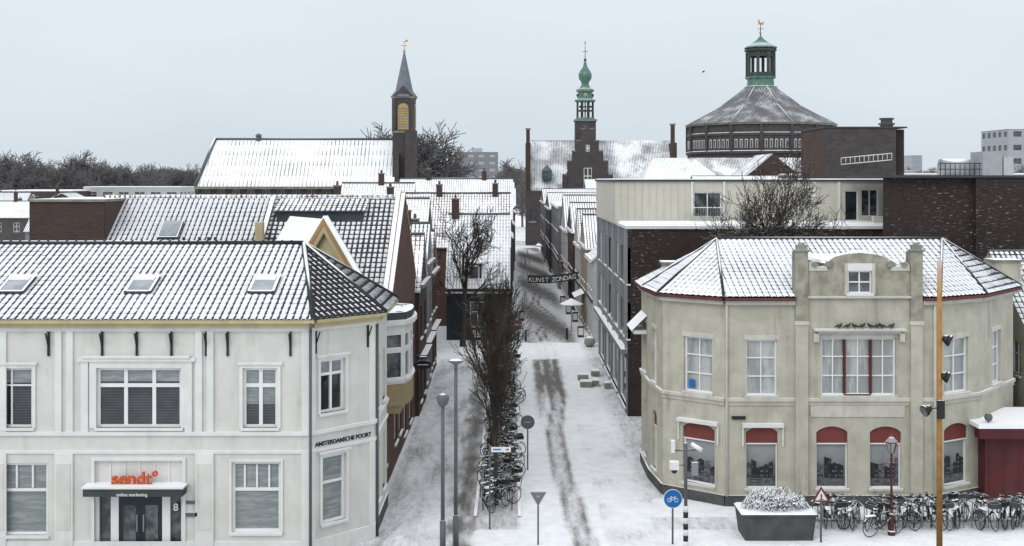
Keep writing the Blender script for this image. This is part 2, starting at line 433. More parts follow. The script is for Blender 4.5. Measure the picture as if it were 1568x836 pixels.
# =============================== ground ===============================
def dist_seg(px, py, a, b):
    ax, ay = a; bx, by = b; dx, dy = bx - ax, by - ay
    t = max(0, min(1, ((px - ax) * dx + (py - ay) * dy) / (dx * dx + dy * dy)))
    return math.hypot(px - ax - t * dx, py - ay - t * dy)
def poly_d(px, py, pts): return min(dist_seg(px, py, pts[i], pts[i + 1]) for i in range(len(pts) - 1))
def ss(a, b, x):
    t = max(0, min(1, (x - a) / (b - a))); return t * t * (3 - 2 * t)
main_tr = [(2.75, 30), (2.45, 42), (2.15, 50), (2.1, 58), (2.6, 66), (2.3, 74), (2.9, 84), (2.3, 96), (3.6, 106), (2.3, 118), (2.9, 132), (2.2, 150), (2.4, 210)]
tr2 = [(1.6, 60), (1.6, 74), (2.1, 84), (1.2, 95), (2.0, 108), (1.4, 125), (1.5, 200)]
def wear(x, y):
    w = .03
    d = poly_d(x, y, main_tr)
    two = max(math.exp(-((d - .30) / .16) ** 2), .6 * math.exp(-(d / .5) ** 2))
    w = max(w, two * (.72 if y < 66 else .85))
    if y > 55: w = max(w, .6 * math.exp(-(poly_d(x, y, tr2) / .35) ** 2) * ss(55, 68, y))
    if 67 < y < 84:
        e = .75 + .25 * math.cos((x - 2.3) * 9.5)
        w = max(w, 1.0 * e * (1 - ss(.55, 1.35, abs(x - 2.3 - .15 * noise.noise(V((0, y * .5, 2)))))) * ss(67, 72, y + x) * (1 - ss(78.5, 84, y - x * .6)))
    if 82 < y < 91: w *= .35
    if y > 90: w = max(w, (.60 + .26 * math.sin(y * .22 + x * 1.3)) * (1 - ss(1.4, 2.9, abs(x - 2.9))))
    if x < -1.7 and y < 82 and x > -4.9: w = max(w, .38 + .25 * noise.noise(V((x * 1.2, y * .25, 0))))
    if -2.5 < x < -1.3 and y < 80: w = max(w, .80 - .6 * abs(x + 1.85) + .35 * noise.noise(V((x * 2, y * .6, 4))))
    if -1.4 <= x < .2 and 42 < y < 80: w = max(w, .5)
    if x < -4 and y < 42: w = max(w, .4)
    if x > 5 and 41.8 < y < 43.6: w = max(w, .35)
    if x > 4 and 46 < y < 90: w = max(w, .42 * ss(4.4, 5.8, x))
    if x > 4 and y < 38.9: w = max(w, .75)
    if 3.2 < x < 5.5 and y < 60: w = max(w, .2 + .3 * noise.noise(V((x * .8, y * .4, 9))))
    return w
nxg, nyg = 210, 400
vs = []; ws = []
for j in range(nyg + 1):
    y = 30 + 185 * (j / nyg) ** 1.25
    for i in range(nxg + 1):
        x = -22 + 48 * i / nxg
        wv = wear(x, y); ws.append(wv)
        z = .012 + .018 * noise.noise(V((x * .7, y * .7, 0))) - .012 * min(wv, 1)
        vs.append((x, y, max(z, .005)))
fs = [(j * (nxg + 1) + i, j * (nxg + 1) + i + 1, (j + 1) * (nxg + 1) + i + 1, (j + 1) * (nxg + 1) + i) for j in range(nyg) for i in range(nxg)]
me = bpy.data.meshes.new('street'); me.from_pydata(vs, [], fs); me.materials.append(M['snow_ground'])
me.polygons.foreach_set('use_smooth', [True] * len(fs))
a = me.attributes.new('wear', 'FLOAT', 'POINT'); a.data.foreach_set('value', ws)
o = bpy.data.objects.new('street', me); COL.objects.link(o)
me = bpy.data.meshes.new('ground'); me.from_pydata([(-3000, -500, -.02), (3000, -500, -.02), (3000, 5000, -.02), (-3000, 5000, -.02)], [], [(0, 1, 2, 3)])
me.materials.append(M['snow_ground']); o = bpy.data.objects.new('ground', me); COL.objects.link(o)
kb = MB()
kb.box(5.2, 24, 38.9, 39.05, 0, .12, 'weather_stone')
kb.box(-1.42, -1.3, 43.5, 80, 0, .06, 'weather_stone'); kb.box(.22, .34, 43.5, 80, 0, .05, 'weather_stone')
kb.make('kerb')

# =============================== left white corner building ===============================
ob = Obj('white_corner_building')
E = 7.8
P1, P2, P3 = (-6.7, 39.0), (-4.8, 40.95), (-4.8, 45.1)
fA = Fc((-24, 39), P1); fB = Fc(P1, P2); fC = Fc(P2, P3)
def la(px): return sx(px, 39) + 24
def lz(py): return sz(py, 39)
up0, up1 = lz(655), lz(563); g0, g1 = lz(815), lz(707)
wA = [W(la(-52), la(50), up0, up1, nx=3, ny=(.70,), gl='glass', fw=.08, bl=.26),
      W(la(148), la(278), up0, up1, nx=3, ny=(.70,), gl='glass', fw=.09, mw=.12, bl=.24),
      W(la(372), la(425), up0, up1, nx=2, ny=(.70,), gl='glass', fw=.09, mw=.12, bl=.62),
      W(la(-75), la(73), g0 - .1, g1 - .05, nx=2, ny=(.62,), gl='glass_blind', fw=.08, mw=.09),
      W(la(355), la(430), g0, g1, nx=1, ny=(.60,), gl='glass_blind', fw=.09, mw=.1),
      W(la(145), la(280), 0.02, lz(705), fr=None, gl='glass_mid', dep=.22, sill=False)]
facade(ob, fA, 0, E, wA, 'white_stucco')
for a, b, n in ((355, 430, 4), (-75, 73, 6)):
    for k in range(1, n):
        s = la(a) + (la(b) - la(a)) * k / n; fA.box(ob['windows'], s - .03, s + .03, g0 + (g1 - g0) * .62, g1 - .12, -.155, -.1, 'frame_white')
for a, b in ((148, 278), (372, 425), (-52, 50)):
    z = up0 + .12
    while z < up0 + (up1 - up0) * .64: fA.box(ob['blinds'], la(a) + .1, la(b) - .1, z, z + .010, -.158, -.154, 'pole_grey'); z += .09
lB = fB.L
wB = [W(.40, 1.45, lz(642) + .12, lz(556) + .05, nx=2, ny=(.72,), gl='glass', fw=.09, mw=.09, bl=.3),
      W(.48, 1.48, .95, 3.22, nx=1, ny=(.60,), gl='glass_blind', fw=.09, mw=.08)]
facade(ob, fB, 0, E, wB, 'white_stucco')
facade(ob, fC, 0, E, [W(.9, 1.7, 4.3, 6.2, nx=2, ny=(.7,)), W(2.7, 3.5, 4.3, 6.2, nx=2, ny=(.7,)), W(.9, 1.7, 1, 3.1, nx=2, ny=(.6,), gl='glass_blind'), W(2.7, 3.5, 1, 3.1, nx=2, ny=(.6,))], 'white_stucco')
ob['walls'].poly([(-4.8, 45.1, 0), (-24, 49, 0), (-24, 49, E), (-4.8, 45.1, E)], 'brick_brown')
tb = ob['trim']
for f in (fA, fB, fC):
    f.box(tb, 0, f.L + .02, 4.02, 4.14, 0, .09, 'white_trim'); f.box(tb, 0, f.L + .02, 3.42, 3.52, 0, .06, 'white_trim')
    f.box(tb, 0, f.L + .02, 0, .5, 0, .05, 'plinth_grey' if f is fC else 'white_trim')
    f.box(ob['cornice'], -.0, f.L + (.12 if f is fA else .1), E - .2, E - .03, 0, .26, 'cream_trim')
    f.box(ob['cornice'], -.0, f.L + (.2 if f is fA else .18), E - .03, E + .08, .0, .42, 'cream_trim')
    f.box(ob['cornice'], 0, f.L, E - .32, E - .2, 0, .12, 'white_trim')
for px in (-2, 100, 315):
    c = la(px); fA.box(tb, c - .33, c - .11, 4.14, E - .32, 0, .07, 'white_trim'); fA.box(tb, c + .05, c + .27, 4.14, E - .32, 0, .07, 'white_trim')
    fA.box(tb, c - .33, c + .27, 0, 3.42, 0, .08, 'white_trim'); fA.box(tb, c - .26, c + .2, .9, 3.1, .08, .1, 'white_stucco')
fA.box(tb, fA.L - .28, fA.L, .5, 3.42, 0, .055, 'white_trim'); fA.box(tb, fA.L - .28, fA.L, 4.14, E - .32, 0, .055, 'white_trim')
for s0, s1 in ((lB - .25, lB), (0, .18)):
    fB.box(tb, s0, s1, .5, 3.42, 0, .045, 'white_trim'); fB.box(tb, s0, s1, 4.14, E - .32, 0, .045, 'white_trim')
def surround(f, s0, s1, z0, z1, w=.11, m='white_trim', hood=True, d=.06):
    f.box(tb, s0 - w, s0, z0 - .0, z1 + w, 0, d, m); f.box(tb, s1, s1 + w, z0 - .0, z1 + w, 0, d, m)
    f.box(tb, s0, s1, z1, z1 + w, 0, d, m)
    if hood: f.box(tb, s0 - w - .06, s1 + w + .06, z1 + w, z1 + w + .07, 0, .12, m)
surround(fA, la(148), la(278), up0, up1, .22, hood=False)
fA.box(tb, la(120), la(300), up1 + .22, up1 + .34, 0, .14, 'white_trim'); fA.box(tb, la(128), la(292), up1 + .34, up1 + .40, 0, .2, 'white_trim')
for px in (130, 289): fA.box(tb, la(px) - .12, la(px) + .12, 4.14, up1 + .22, 0, .07, 'white_trim')
surround(fA, la(372), la(425), up0, up1); surround(fA, la(-52), la(50), up0, up1)
surround(fA, la(355), la(430), g0, g1, .08, hood=False); surround(fA, la(145), la(280), 0.05, lz(705), .1, hood=False)
for w in wB: surround(fB, w['s0'], w['s1'], w['z0'], w['z1'], .1, hood=True)
for px in (75, 157, 210, 263, 316, 349, 445):
    s = la(px); mb = ob['brackets']
    fA.box(mb, s - .035, s + .035, E - 1.15, E - .32, .0, .07, 'iron_black')
    mb.tube(fA.P(s, E - .80, .07), fA.P(s, E - .34, .30), .03, .03, 'iron_black', 6)
for s in (.22, lB - .3):
    ob['brackets'].tube(fB.P(s, E - .75, .05), fB.P(s, E - .34, .26), .025, .025, 'iron_black', 6); fB.box(ob['brackets'], s - .03, s + .03, E - 1.1, E - .32, 0, .05, 'iron_black')
ob['downpipe'].tube((-6.66, 38.84, 0), (-6.66, 38.84, E - .35), .05, .05, 'pole_grey', 8)
ob['downpipe'].tube((-6.66, 38.84, E - .35), (-6.6, 38.6, E), .05, .05, 'pole_grey', 8)
ob['downpipe'].tube((-4.72, 41.2, 0), (-4.72, 41.2, E - .3), .05, .05, 'pole_grey', 8)
# entrance
eb = ob['entrance']; d0 = -.2
fA.box(eb, la(145), la(280), lz(742), lz(705), -.2, -.12, 'white_trim')
for k in range(1, 6): s = la(145) + (la(280) - la(145)) * k / 6; fA.box(eb, s - .025, s + .025, lz(742), lz(707), -.12, -.09, 'frame_white')
fA.box(eb, la(136), la(286), lz(754), lz(742), -.2, .55, 'dark_panel'); fA.box(eb, la(134), la(288), lz(742), lz(742) + .06, -.2, .6, 'white_trim')
for a, b in ((145, 150), (168, 180), (247, 259), (276, 280)): fA.box(eb, la(a), la(b), 0, lz(754), -.21, -.10, 'frame_white')
fA.box(eb, la(180), la(247), 0, lz(755), -.2, -.14, 'navy_door')
fA.box(eb, la(213), la(214), 0, lz(757), -.14, -.135, 'iron_black')
for a in (187, 221): fA.box(eb, la(a), la(a + 19), .35, lz(775), -.14, -.125, 'glass_mid')
for a in (208, 218): fA.box(eb, la(a), la(a) + .03, lz(815), lz(790), -.14, -.06, 'pole_light')
ob.x.append(text('sendt°', fA, la(209), lz(741) + .02, .16, .60, 'orange_red', .05, .012, 'sign_lettering'))
ob.x.append(text('online marketing', fA, la(210), lz(753), .555, .15, 'frame_white', .004, .001, 'canopy_lettering'))
ob.x.append(text('8', fA, la(268), lz(783), -.09, .34, 'frame_white', .01, .004, 'house_number'))
ob.x.append(text('AMSTERDAMSCHE POORT', fB, lB / 2 + .03, 3.60, .012, .20, 'iron_black', .008, .007, 'wall_lettering'))
fA.box(ob['letterbox'], la(285), la(303), lz(790), lz(784), 0, .08, 'pole_grey')
fA.box(ob['letterbox'], la(285), la(301), lz(772), lz(766), 0, .02, 'sign_grey')
# roof
RZ = 10.06; Re = V((-7.8, 44, RZ)); ez = E + .08
e1 = V((-6.52, 38.58, ez)); e2 = V((-4.38, 40.78, ez)); e3 = V((-4.38, 45.3, ez))
rb = ob['roof']
roof(rb, [(-24, 38.58, ez), e1, Re, (-24, 44, RZ)], 'tiles_snow', True)
roof(rb, [e1, e2, Re], 'tiles_dark', True); roof(rb, [e2, e3, Re], 'tiles_dark', True)
rb.poly([e3, (-24, 49, ez), Re], 'tiles_half'); rb.poly([(-24, 49, ez), (-24, 44, RZ), Re], 'tiles_half')
up = V((0, 0, .05))
rt = ob['ridge_tiles']
rt.tube(V((-24, 44, RZ)) + up, Re + up, .11, .11, 'iron_black', 8)
for e in (e1, e2, e3): rt.tube(Re + up, e + up, .10, .09, 'iron_black', 8)
for i in range(46): rt.ball((-24 + i * .35, 44, RZ + .12), .07, 'iron_black', 6)
sl = V((0, 5.42, RZ - ez)).normalized(); sn = V((0, -sl.z, sl.y))
for cx in (-17.15, -12.8, -8.58):
    o0 = V((cx - .46, 38.58, ez)) + sl * 1.75
    ob['skylights'].obox(o0 + sn * .03, V((.92, 0, 0)), sl * 1.2, sn * .14, 'dark_panel')
    ob['skylights'].obox(o0 + V((.10, 0, 0)) + sl * .10 + sn * .17, V((.72, 0, 0)), sl * .95, sn * .012, 'skylight_glass')
    ob['skylights'].obox(o0 + V((.12, 0, 0)) + sl * .8 + sn * .18, V((.68, 0, 0)), sl * .22, sn * .04, 'snow')
    ob['skylights'].obox(o0 + sn * .171, V((.09, 0, 0)), sl * 1.2, sn * .012, 'iron_black'); ob['skylights'].obox(o0 + V((.83, 0, 0)) + sn * .171, V((.09, 0, 0)), sl * 1.2, sn * .012, 'iron_black')
    ob['skylights'].obox(o0 + V((-.03, 0, 0)) + sl * 1.17 + sn * .1, V((.98, 0, 0)), sl * .09, sn * .08, 'snow')
ob.done()

# ---- house behind with the long roof and cream gable ----
ob = Obj('long_roof_house')
x0, x1 = -19.4, -5.1
facade(ob, Fc((x1, 45.4), (x1, 62)), 0, 7.4, [W(1.0, 2.2, 1, 3, nx=2), W(5.6, 6.8, 1, 3, nx=2), W(7.6, 8.8, 1, 3, nx=2), W(10, 11.4, .4, 3, nx=2), W(13, 14.4, .4, 3, nx=2),
        W(5.6, 6.6, 4.6, 6.4, nx=2, ny=(.7,)), W(8.2, 9.2, 4.6, 6.4, nx=2, ny=(.7,)), W(10.8, 11.8, 4.6, 6.4, nx=2, ny=(.7,)), W(13.4, 14.4, 4.6, 6.4, nx=2, ny=(.7,))], 'brick_red')
facade(ob, Fc((x0, 50), (x1, 50)), 0, 7.4, [], 'brick_brown')
ob['walls'].poly([(x1, 50, 7.4), (x1, 62, 7.4), (x1, 56, 11.5)], 'brick_red')
ob['walls'].poly([(x0, 62, 0), (x0, 50, 0), (x0, 50, 7.4), (x0, 56, 11.5), (x0, 62, 7.4)], 'brick_brown')
rb = ob['roof']
xs = -11.3
roof(rb, [(x0, 49.7, 7.2), (xs, 49.7, 7.2), (xs, 56, 11.6), (x0, 56, 11.6)], 'tiles_snow', True)
roof(rb, [(xs, 49.7, 7.2), (-5.5, 49.7, 7.2), (-5.5, 56, 11.6), (xs, 56, 11.6)], 'tiles_half', True)
roof(rb, [(x0, 62.3, 7.2), (-5.3, 62.3, 7.2), (-5.3, 56, 11.6), (x0, 56, 11.6)], 'tiles_snow')
for i in range(40): ob['ridge_tiles'].tube((x0 + i * .345, 56, 11.66), (x0 + i * .345 + .33, 56, 11.67), .13, .115, 'tiles_red', 8)
for dx, m in ((0, 'ochre_trim'), (.22, 'brick_red')):
    ob['verge'].obox((-5.5 + dx, 49.5, 7.1), (.2, 0, 0), (0, 6.5, 4.55), (0, 0, .32 - dx * .4), m)
ob['verge'].obox((-5.5, 56, 11.63), (.42, 0, 0), (0, 6.3, -4.4), (0, 0, .3), 'ochre_trim')
ob['verge'].obox((xs - .10, 52.6, 9.45), (.20, 0, 0), (0, 3.0, 2.1), (0, 0, .16), 'cream_trim')
ob['verge'].box(xs - .16, xs + .16, 52.4, 52.9, 8.8, 10.6, 'cream_trim')
ob['skylights'].obox((-16.0, 53.3, 9.85), (.8, 0, 0), (0, .9, .63), (0, -.1, .14), 'skylight_glass')
ob['skylights'].obox((-16.06, 53.25, 9.80), (.92, 0, 0), (0, 1.02, .71), (0, -.08, .11), 'dark_panel')
for x in (-14.6, -13.9, -13.5, -13.2): ob['vents'].tube((x, 52.3, 8.9), (x, 52.3, 9.95), .09, .07, 'iron_black', 8)
ob['vents'].box(-14.9, -12.9, 52.2, 52.4, 9.0, 9.45, 'iron_black')
ob['roof_dormer'].box(-10.9, -6.9, 54.4, 55.6, 10.2, 11.05, 'dark_panel')
roof(ob['roof_dormer'], [(-11.0, 54.2, 11.06), (-6.8, 54.2, 11.06), (-6.8, 56.1, 11.65), (-11.0, 56.1, 11.65)], 'tiles_half')
ob['flat_roof'].box(-19.4, -5.1, 46.4, 49.6, 7.3, 7.45, 'asphalt_felt')
Fg = Fc((-9.2, 47.9), (-5.55, 45.9)); Lg = Fg.L
a0, z0, zt = 0, 8.0, 10.82
ob['gable'].prism([(0, 7.3), (Lg, 7.3), (Lg, z0), (Lg * .5, zt), (0, z0)], Fg.P(0, 0), Fg.t, Fg.n, .3, 'cream_trim')
bkd = V((-2.0, 3.6, 0))
A, B_, C = Fg.P(-.25, z0 - .25, .25), Fg.P(Lg * .5, zt + .12, .25), Fg.P(Lg + .25, z0 - .25, .25)
roof(ob['gable_roof'], [A, B_, B_ + bkd, A + bkd], 'snow'); roof(ob['gable_roof'], [C, B_, B_ + bkd, C + bkd], 'tiles_heavy')
for a, b in ((A, B_), (B_, C)):
    ob['bargeboard'].obox(a - V((0, 0, .26)), b - a, -Fg.n * .1, V((0, 0, .3)), 'ochre_trim')
    ob['bargeboard'].obox(a + V((0, 0, .045)), b - a, -Fg.n * .3, V((0, 0, .08)), 'snow')
    ob['bargeboard'].obox(a - V((0, 0, .55)) - Fg.n * .02, b - a, -Fg.n * .12, V((0, 0, .28)), 'cream_trim')
ob.done()
ob = Obj('brick_side_building')
facade(ob, Fc((sx(45, 53), 53), (sx(160, 53), 53)), 0, 11.5, [], 'brick_brown')
ob['walls'].box(sx(45, 53), sx(160, 53), 53.05, 60, 0, 11.5, 'brick_brown')
ob['roof'].box(sx(44, 53), sx(161, 53), 52.9, 60, 11.5, 11.62, 'weather_stone'); ob.done()

# ---- bay window shop house on the left row ----
ob = Obj('bay_window_house')
bz0, bz1 = 3.5, 6.7
Y0, Y1 = 46.6, 50.6
pts = [(-5.1, Y0), (-4.3, Y0 + .5), (-4.15, Y0 + 1.4), (-4.15, Y1 - 1.4), (-4.3, Y1 - .5), (-5.1, Y1)]
for i in range(5):
    f = Fc(pts[i], pts[i + 1])
    facade(ob, f, bz0, bz1, [W(.1, f.L - .1, 4.55, 5.65, gl='glass_mid', fw=.06), W(.1, f.L - .1, 5.75, 6.35, gl='glass_mid', fw=.05, sill=False)], 'white_trim', .08)
    f.box(ob['sills'], 0, f.L, bz0 - .02, 4.35, 0, .03, 'brick_yellow')
    f.box(ob['sills'], 0, f.L, bz1, bz1 + .2, -.3, .18, 'white_trim')
    f.box(ob['sills'], 0, f.L, bz1 + .2, bz1 + .5, -.4, .05, 'dark_panel')
ob['bay_floor'].poly([(p[0], p[1], bz0) for p in pts][::-1], 'white_trim')
ob['bay_roof'].poly([(p[0] - .02, p[1], bz1 + .46) for p in pts], 'snow')
ob['corbel'].box(-5.05, -4.5, Y0 + .6, Y1 - .6, 3.1, bz0, 'cream_trim')
ob.done()

ob = Obj('hanging_shop_sign')
ob['bracket'].tube((-4.98, 57.5, 3.9), (-4.0, 57.5, 3.9), .025, .025, 'iron_black', 6)
ob['board'].lathe(0, 0, [(-.03, .42), (.03, .42)], 20, 'iron_black', sc=(1, .55))
b = ob.p['board']; b.v = [(-4.35 + v[0], 57.5 + v[2], 3.45 + v[1]) for v in b.v]
ob['text'].box(-4.62, -4.08, 57.46, 57.468, 3.43, 3.47, 'frame_white'); ob.done()

specs = [(62.0, 67.5, 6.9, 2.6, 'x', 'brick_brown', 'tiles_red'), (67.5, 73.2, 7.6, 2.3, 'x', 'wall_grey_far', 'tiles_snow'), (73.2, 79.5, 6.6, 2.6, 'x', 'brick_brown', 'tiles_red')]
for i, (a, b, h, r, ax, wm, rm) in enumerate(specs):
    xr = -4.9 - .1 * i
    ob = house('row_house', -14, xr, a, b, h, r, ax, wm, rm, floors=[(.6, 2.2), (4.0, 1.7)], far=False, bay=1.9, ww=1.1, chim=[(-6.3, (a + b) / 2, h + r + .7)])
    ob['shopfront'].box(xr, xr + .35, a + .3, b - .3, 3.0, 3.1, 'dark_panel')
    ob['cornice'].box(xr, xr + .25, a, b, h - .15, h + .05, 'weather_stone')
    ob.done()
house('town_house', -17.5, -6.2, 84, 91, 8.2, 2.9, 'x', 'brick_brown', 'tiles_heavy', far=True, chim=[(-9, 87, 11.9), (-13, 87.5, 12)]).done()

ob = house('corner_shop', -5.1, -.25, 91.5, 100, 4.1, 5.6, 'x', 'wall_dark_shop', 'tiles_heavy', floors=[(1.0, 2.0)], far=True, bay=2.6, ww=1.2)
ob['dormer'].box(-3.6, -2.4, 92.0, 94.5, 4.5, 5.9, 'wall_dark_shop')
ob['dormer'].box(-3.75, -2.25, 91.9, 94.6, 5.9, 6.02, 'white_trim')
ob['dormer'].box(-3.45, -2.55, 91.96, 91.99, 4.7, 5.8, 'frame_white'); ob['dormer'].box(-3.35, -2.65, 91.93, 91.95, 4.8, 5.7, 'glass')
ob['cornice'].box(-5.2, -.15, 91.2, 91.5, 3.75, 4.05, 'dark_panel')
chimney(ob['chimney'], -4.6, 95.7, 9.3, 10.9, .6); ob.done()
house('town_house', -9.5, -.2, 100.3, 110, 7.0, 4.3, 'x', 'brick_red', 'tiles_red', chim=[(-1.5, 105, 12.1), (-6.5, 105, 12)]).done()
house('town_house', -7.0, -.1, 111, 121, 7.2, 3.0, 'y', 'wall_white_far', 'tiles_heavy').done()
house('town_house', -15.5, -9, 104, 112, 8.2, 4.0, 'x', 'brick_brown', 'tiles_heavy', chim=[(-12, 108, 13)]).done()
house('town_house', -12, .0, 122, 132, 8.6, 4.0, 'x', 'brick_brown', 'tiles_heavy', chim=[(-9, 127, 13.6), (-3, 127, 13.4)]).done()
house('town_house', -7, .1, 133, 144, 7.5, 2.6, 'y', 'wall_grey_far', 'tiles_snow').done()
house('town_house', -8, .2, 145, 160, 9.2, 3.0, 'x', 'brick_far', 'tiles_heavy').done()
house('town_house', -8, .35, 161, 178, 8.0, 3.2, 'y', 'wall_sand', 'tiles_snow').done()
house('town_house', -8, .5, 179, 200, 8.6, 2.5, 'x', 'brick_far', 'tiles_heavy').done()
rnd = random.Random(5)
for i in range(46):
    d = rnd.uniform(95, 230); px = rnd.uniform(-60, 600)
    x = sx(px, d); w = rnd.uniform(7, 12); l = rnd.uniform(7, 10); hh = rnd.uniform(5, 7.2)
    if x + w > -10: continue
    if d > 165 and px > 240: continue
    house('town_house', x, x + w, d, d + l, hh, rnd.uniform(2.2, 3.4), rnd.choice('xxy'), rnd.choice(['brick_brown', 'brick_far', 'wall_white_far', 'wall_sand', 'wall_grey_far']),
          rnd.choice(['tiles_heavy', 'tiles_snow', 'tiles_heavy']), chim=[(x + w * .3, d + l / 2, hh + 3.9)] if i % 2 else ()).done()
house('flat_office', sx(128, 250), sx(275, 250), 250, 262, sz(287, 250), 0, None, 'wall_white_far', 'snow', floors=[(1, 1.4), (4, 1.4), (8.6, 1.3)], bay=3, ww=2.2, gl='glass_far').done()
house('flat_office', sx(-20, 240), sx(110, 240), 240, 262, sz(293, 240), 0, None, 'brick_far', 'snow', floors=[(1, 1.4), (4, 1.4)], bay=3, ww=2, gl='glass_far').done()
house('long_hall', -46, -24, 135, 150, sz(303, 135) - .2, 0, None, 'brick_far', 'snow', floors=[(6, 1.2)], gl='glass_far').done()

# =============================== right row beyond cross street ===============================
def rh(a, b, h, r, ax, wm, rm, x=6.2, x1=16, aw=None, **k):
    ob = house('town_house', x, x1, a, b, h, r, ax, wm, rm, floors=[(.5, 2.3), (4.0, 1.6)] + ([(6.6, 1.4)] if h > 8.3 else []), bay=1.9, ww=1.0, far=False, **k)
    if aw: ob['awning'].obox((x - .9, a + 1.2, 2.6), (.9, 0, .4), (0, b - a - 2.8, 0), (0, 0, .05), aw)
    ob['shopfront'].box(x - .06, x, a + .2, b - .2, 2.95, 3.3, 'dark_panel')
    ob['cornice'].box(x - .22, x, a, b, h - .2, h + .03, 'white_trim')
    ob.done()
rh(90, 97, 6.4, 2.2, 'y', 'wall_white_far', 'tiles_snow', x1=11)
rh(97, 104, 7.0, 2.5, 'x', 'wall_sand', 'tiles_snow', x=6.1, x1=12, aw='wall_grey_far')
rh(104, 112, 6.6, 3.2, 'x', 'wall_white_far', 'tiles_red', x=6.0, x1=13)
rh(112, 122, 7.6, 2.6, 'x', 'brick_brown', 'tiles_snow', x=5.8, x1=14, aw='dark_panel')
rh(122, 134, 7.2, 3.6, 'x', 'wall_white_far', 'tiles_snow', x=5.6, x1=16)
rh(134, 158, 9.4, 0, None, 'wall_grey_far', 'snow', x=5.3, x1=11)
rh(158, 178, 8.6, 2.0, 'x', 'brick_far', 'tiles_snow', x=5.1, x1=16)
rh(178, 200, 9.0, 2.0, 'x', 'wall_grey_far', 'tiles_snow', x=4.9, x1=20)
for a, b in ((100, 112), (114, 126), (130, 142), (150, 162)):
    house('town_house', 16.5, 28, a, b, 8, 3.2, 'x', 'brick_far', 'tiles_heavy').done()

# =============================== right dark block + cream penthouse ===============================
ob = Obj('dark_brick_shop_building')
DX = 6.1; T = 9.9
facade(ob, Fc((DX, 62), (21, 62)), 0, T, [], 'brick_dark')
facade(ob, Fc((DX, 83), (DX, 62)), 0, T, [W(1 + 2.6 * i, 2.8 + 2.6 * i, z, z + 1.9, gl='glass_mid', fw=.08) for i in range(8) for z in (4.1, 7.0)] + [W(1 + 5 * i, 5 + 5 * i, .3, 2.9, gl='glass') for i in range(4)], 'wall_grey_far')
ob['walls'].poly([(21, 62, 0), (21, 83, 0), (21, 83, T), (21, 62, T)], 'brick_dark'); ob['walls'].poly([(21, 83, 0), (DX, 83, 0), (DX, 83, T), (21, 83, T)], 'brick_dark')
ob['roof'].box(DX - .12, 21, 61.88, 83.1, T, T + .16, 'white_trim'); ob['roof'].box(DX, 20.9, 62, 83, T + .16, T + .26, 'snow')
ob['cornice'].box(DX - .35, DX, 62, 83, 3.3, 3.55, 'wall_grey_far')
for y in (62.3, 66, 70, 74, 78, 82.6): ob['pilasters'].box(DX - .12, DX, y - .2, y + .2, 3.55, T, 'pole_light')
ob.done()
ob = Obj('cream_penthouse')
cf = 67.0; cx0, cx1 = sx(942, cf), sx(1400, cf); ct = sz(278, cf)
f = Fc((cx0, cf), (cx1, cf))
def ca(px): return sx(px, cf) - cx0
facade(ob, f, T + .1, ct, [W(ca(1062), ca(1105), T + .25, sz(294, cf), nx=2, gl='glass_mid', sill=False), W(ca(1294), ca(1314), T + .25, sz(292, cf), gl='glass', sill=False, fw=.05), W(ca(1319), ca(1345), T + .5, sz(290, cf), gl='glass_mid', sill=False, nx=2, fw=.05)], 'cream_panel')
ob['walls'].box(cx0, cx1, cf + .3, 82, T + .1, ct, 'cream_panel')
ob['walls'].poly([(cx0, cf + .3, T + .1), (cx0, cf, T + .1), (cx0, cf, ct), (cx0, cf + .3, ct)], 'cream_panel')
ob['roof'].box(cx0 - .1, cx1 + .1, cf - .12, 82.1, ct, ct + .12, 'dark_panel'); ob['roof'].box(cx0, cx1, cf, 82, ct + .12, ct + .17, 'snow')
for px in range(950, 1060, 11): f.box(ob['ribs'], ca(px), ca(px) + .03, T + .26, ct, 0, .025, 'beige_trim')
for px in (1058, 1107, 1245, 1283): f.box(ob['ribs'], ca(px), ca(px) + .12, T + .26, ct, 0, .1, 'white_trim')
mb = ob['balcony']
for i in range(15): s = ca(1055) + i * .14; f.box(mb, s, s + .02, T + .26, T + 1.0, .6, .62, 'pole_light')
f.box(mb, ca(1055), ca(1055) + 2.0, T + 1.0, T + 1.05, .59, .63, 'white_trim'); f.box(mb, ca(1055), ca(1055) + 2.0, T + .26, T + .55, .56, .585, 'cream_panel')
f.box(ob['parapet'], ca(1310), ca(1350), T + .26, T + .6, 3, 3.4, 'cream_panel')
ob.done()
ob = Obj('dark_brick_hall')
hx0 = sx(1352, 60); hz = sz(272, 60)
facade(ob, Fc((hx0, 60), (sx(1490, 60), 60)), 0, hz, [], 'brick_dark'); facade(ob, Fc((sx(1490, 60), 59.6), (34, 59.6)), 0, hz - .02, [], 'brick_dark')
ob['walls'].poly([(sx(1490, 60), 60, 0), (sx(1490, 60), 59.6, 0), (sx(1490, 60), 59.6, hz), (sx(1490, 60), 60, hz)], 'brick_dark')
ob['walls'].box(hx0 + 2.5, 34, 60.05, 85, 0, hz - .01, 'brick_dark')
ob['roof'].box(hx0 - .05, 34, 59.5, 66.5, hz, hz + .12, 'dark_panel'); ob.done()
ob = Obj('brick_stair_tower')
d = 100; a, b, t = sx(1262, d), sx(1372, d), sz(196, d)
facade(ob, Fc((a, d), (b, d)), 0, t, [], 'brick_far'); ob['walls'].box(a, b, d + .05, d + 8, 0, t, 'brick_brown')
ob['walls'].box(b, sx(1388, d), d + .6, d + 7, 0, t - .1, 'brick_dark'); ob['roof'].box(a - .1, sx(1389, d), d - .1, d + 8.1, t, t + .12, 'dark_panel')
ob['chimney'].lathe(sx(1369, d), d + 2, [(t, .55), (t + .35, .55), (t + .36, .7), (t + .5, .7), (t + .51, .5), (t + .8, .5), (t + .81, .62), (t + .95, .62)], 14, 'dark_panel')
zr = sz(252, d); mb = ob['ladder_railing']
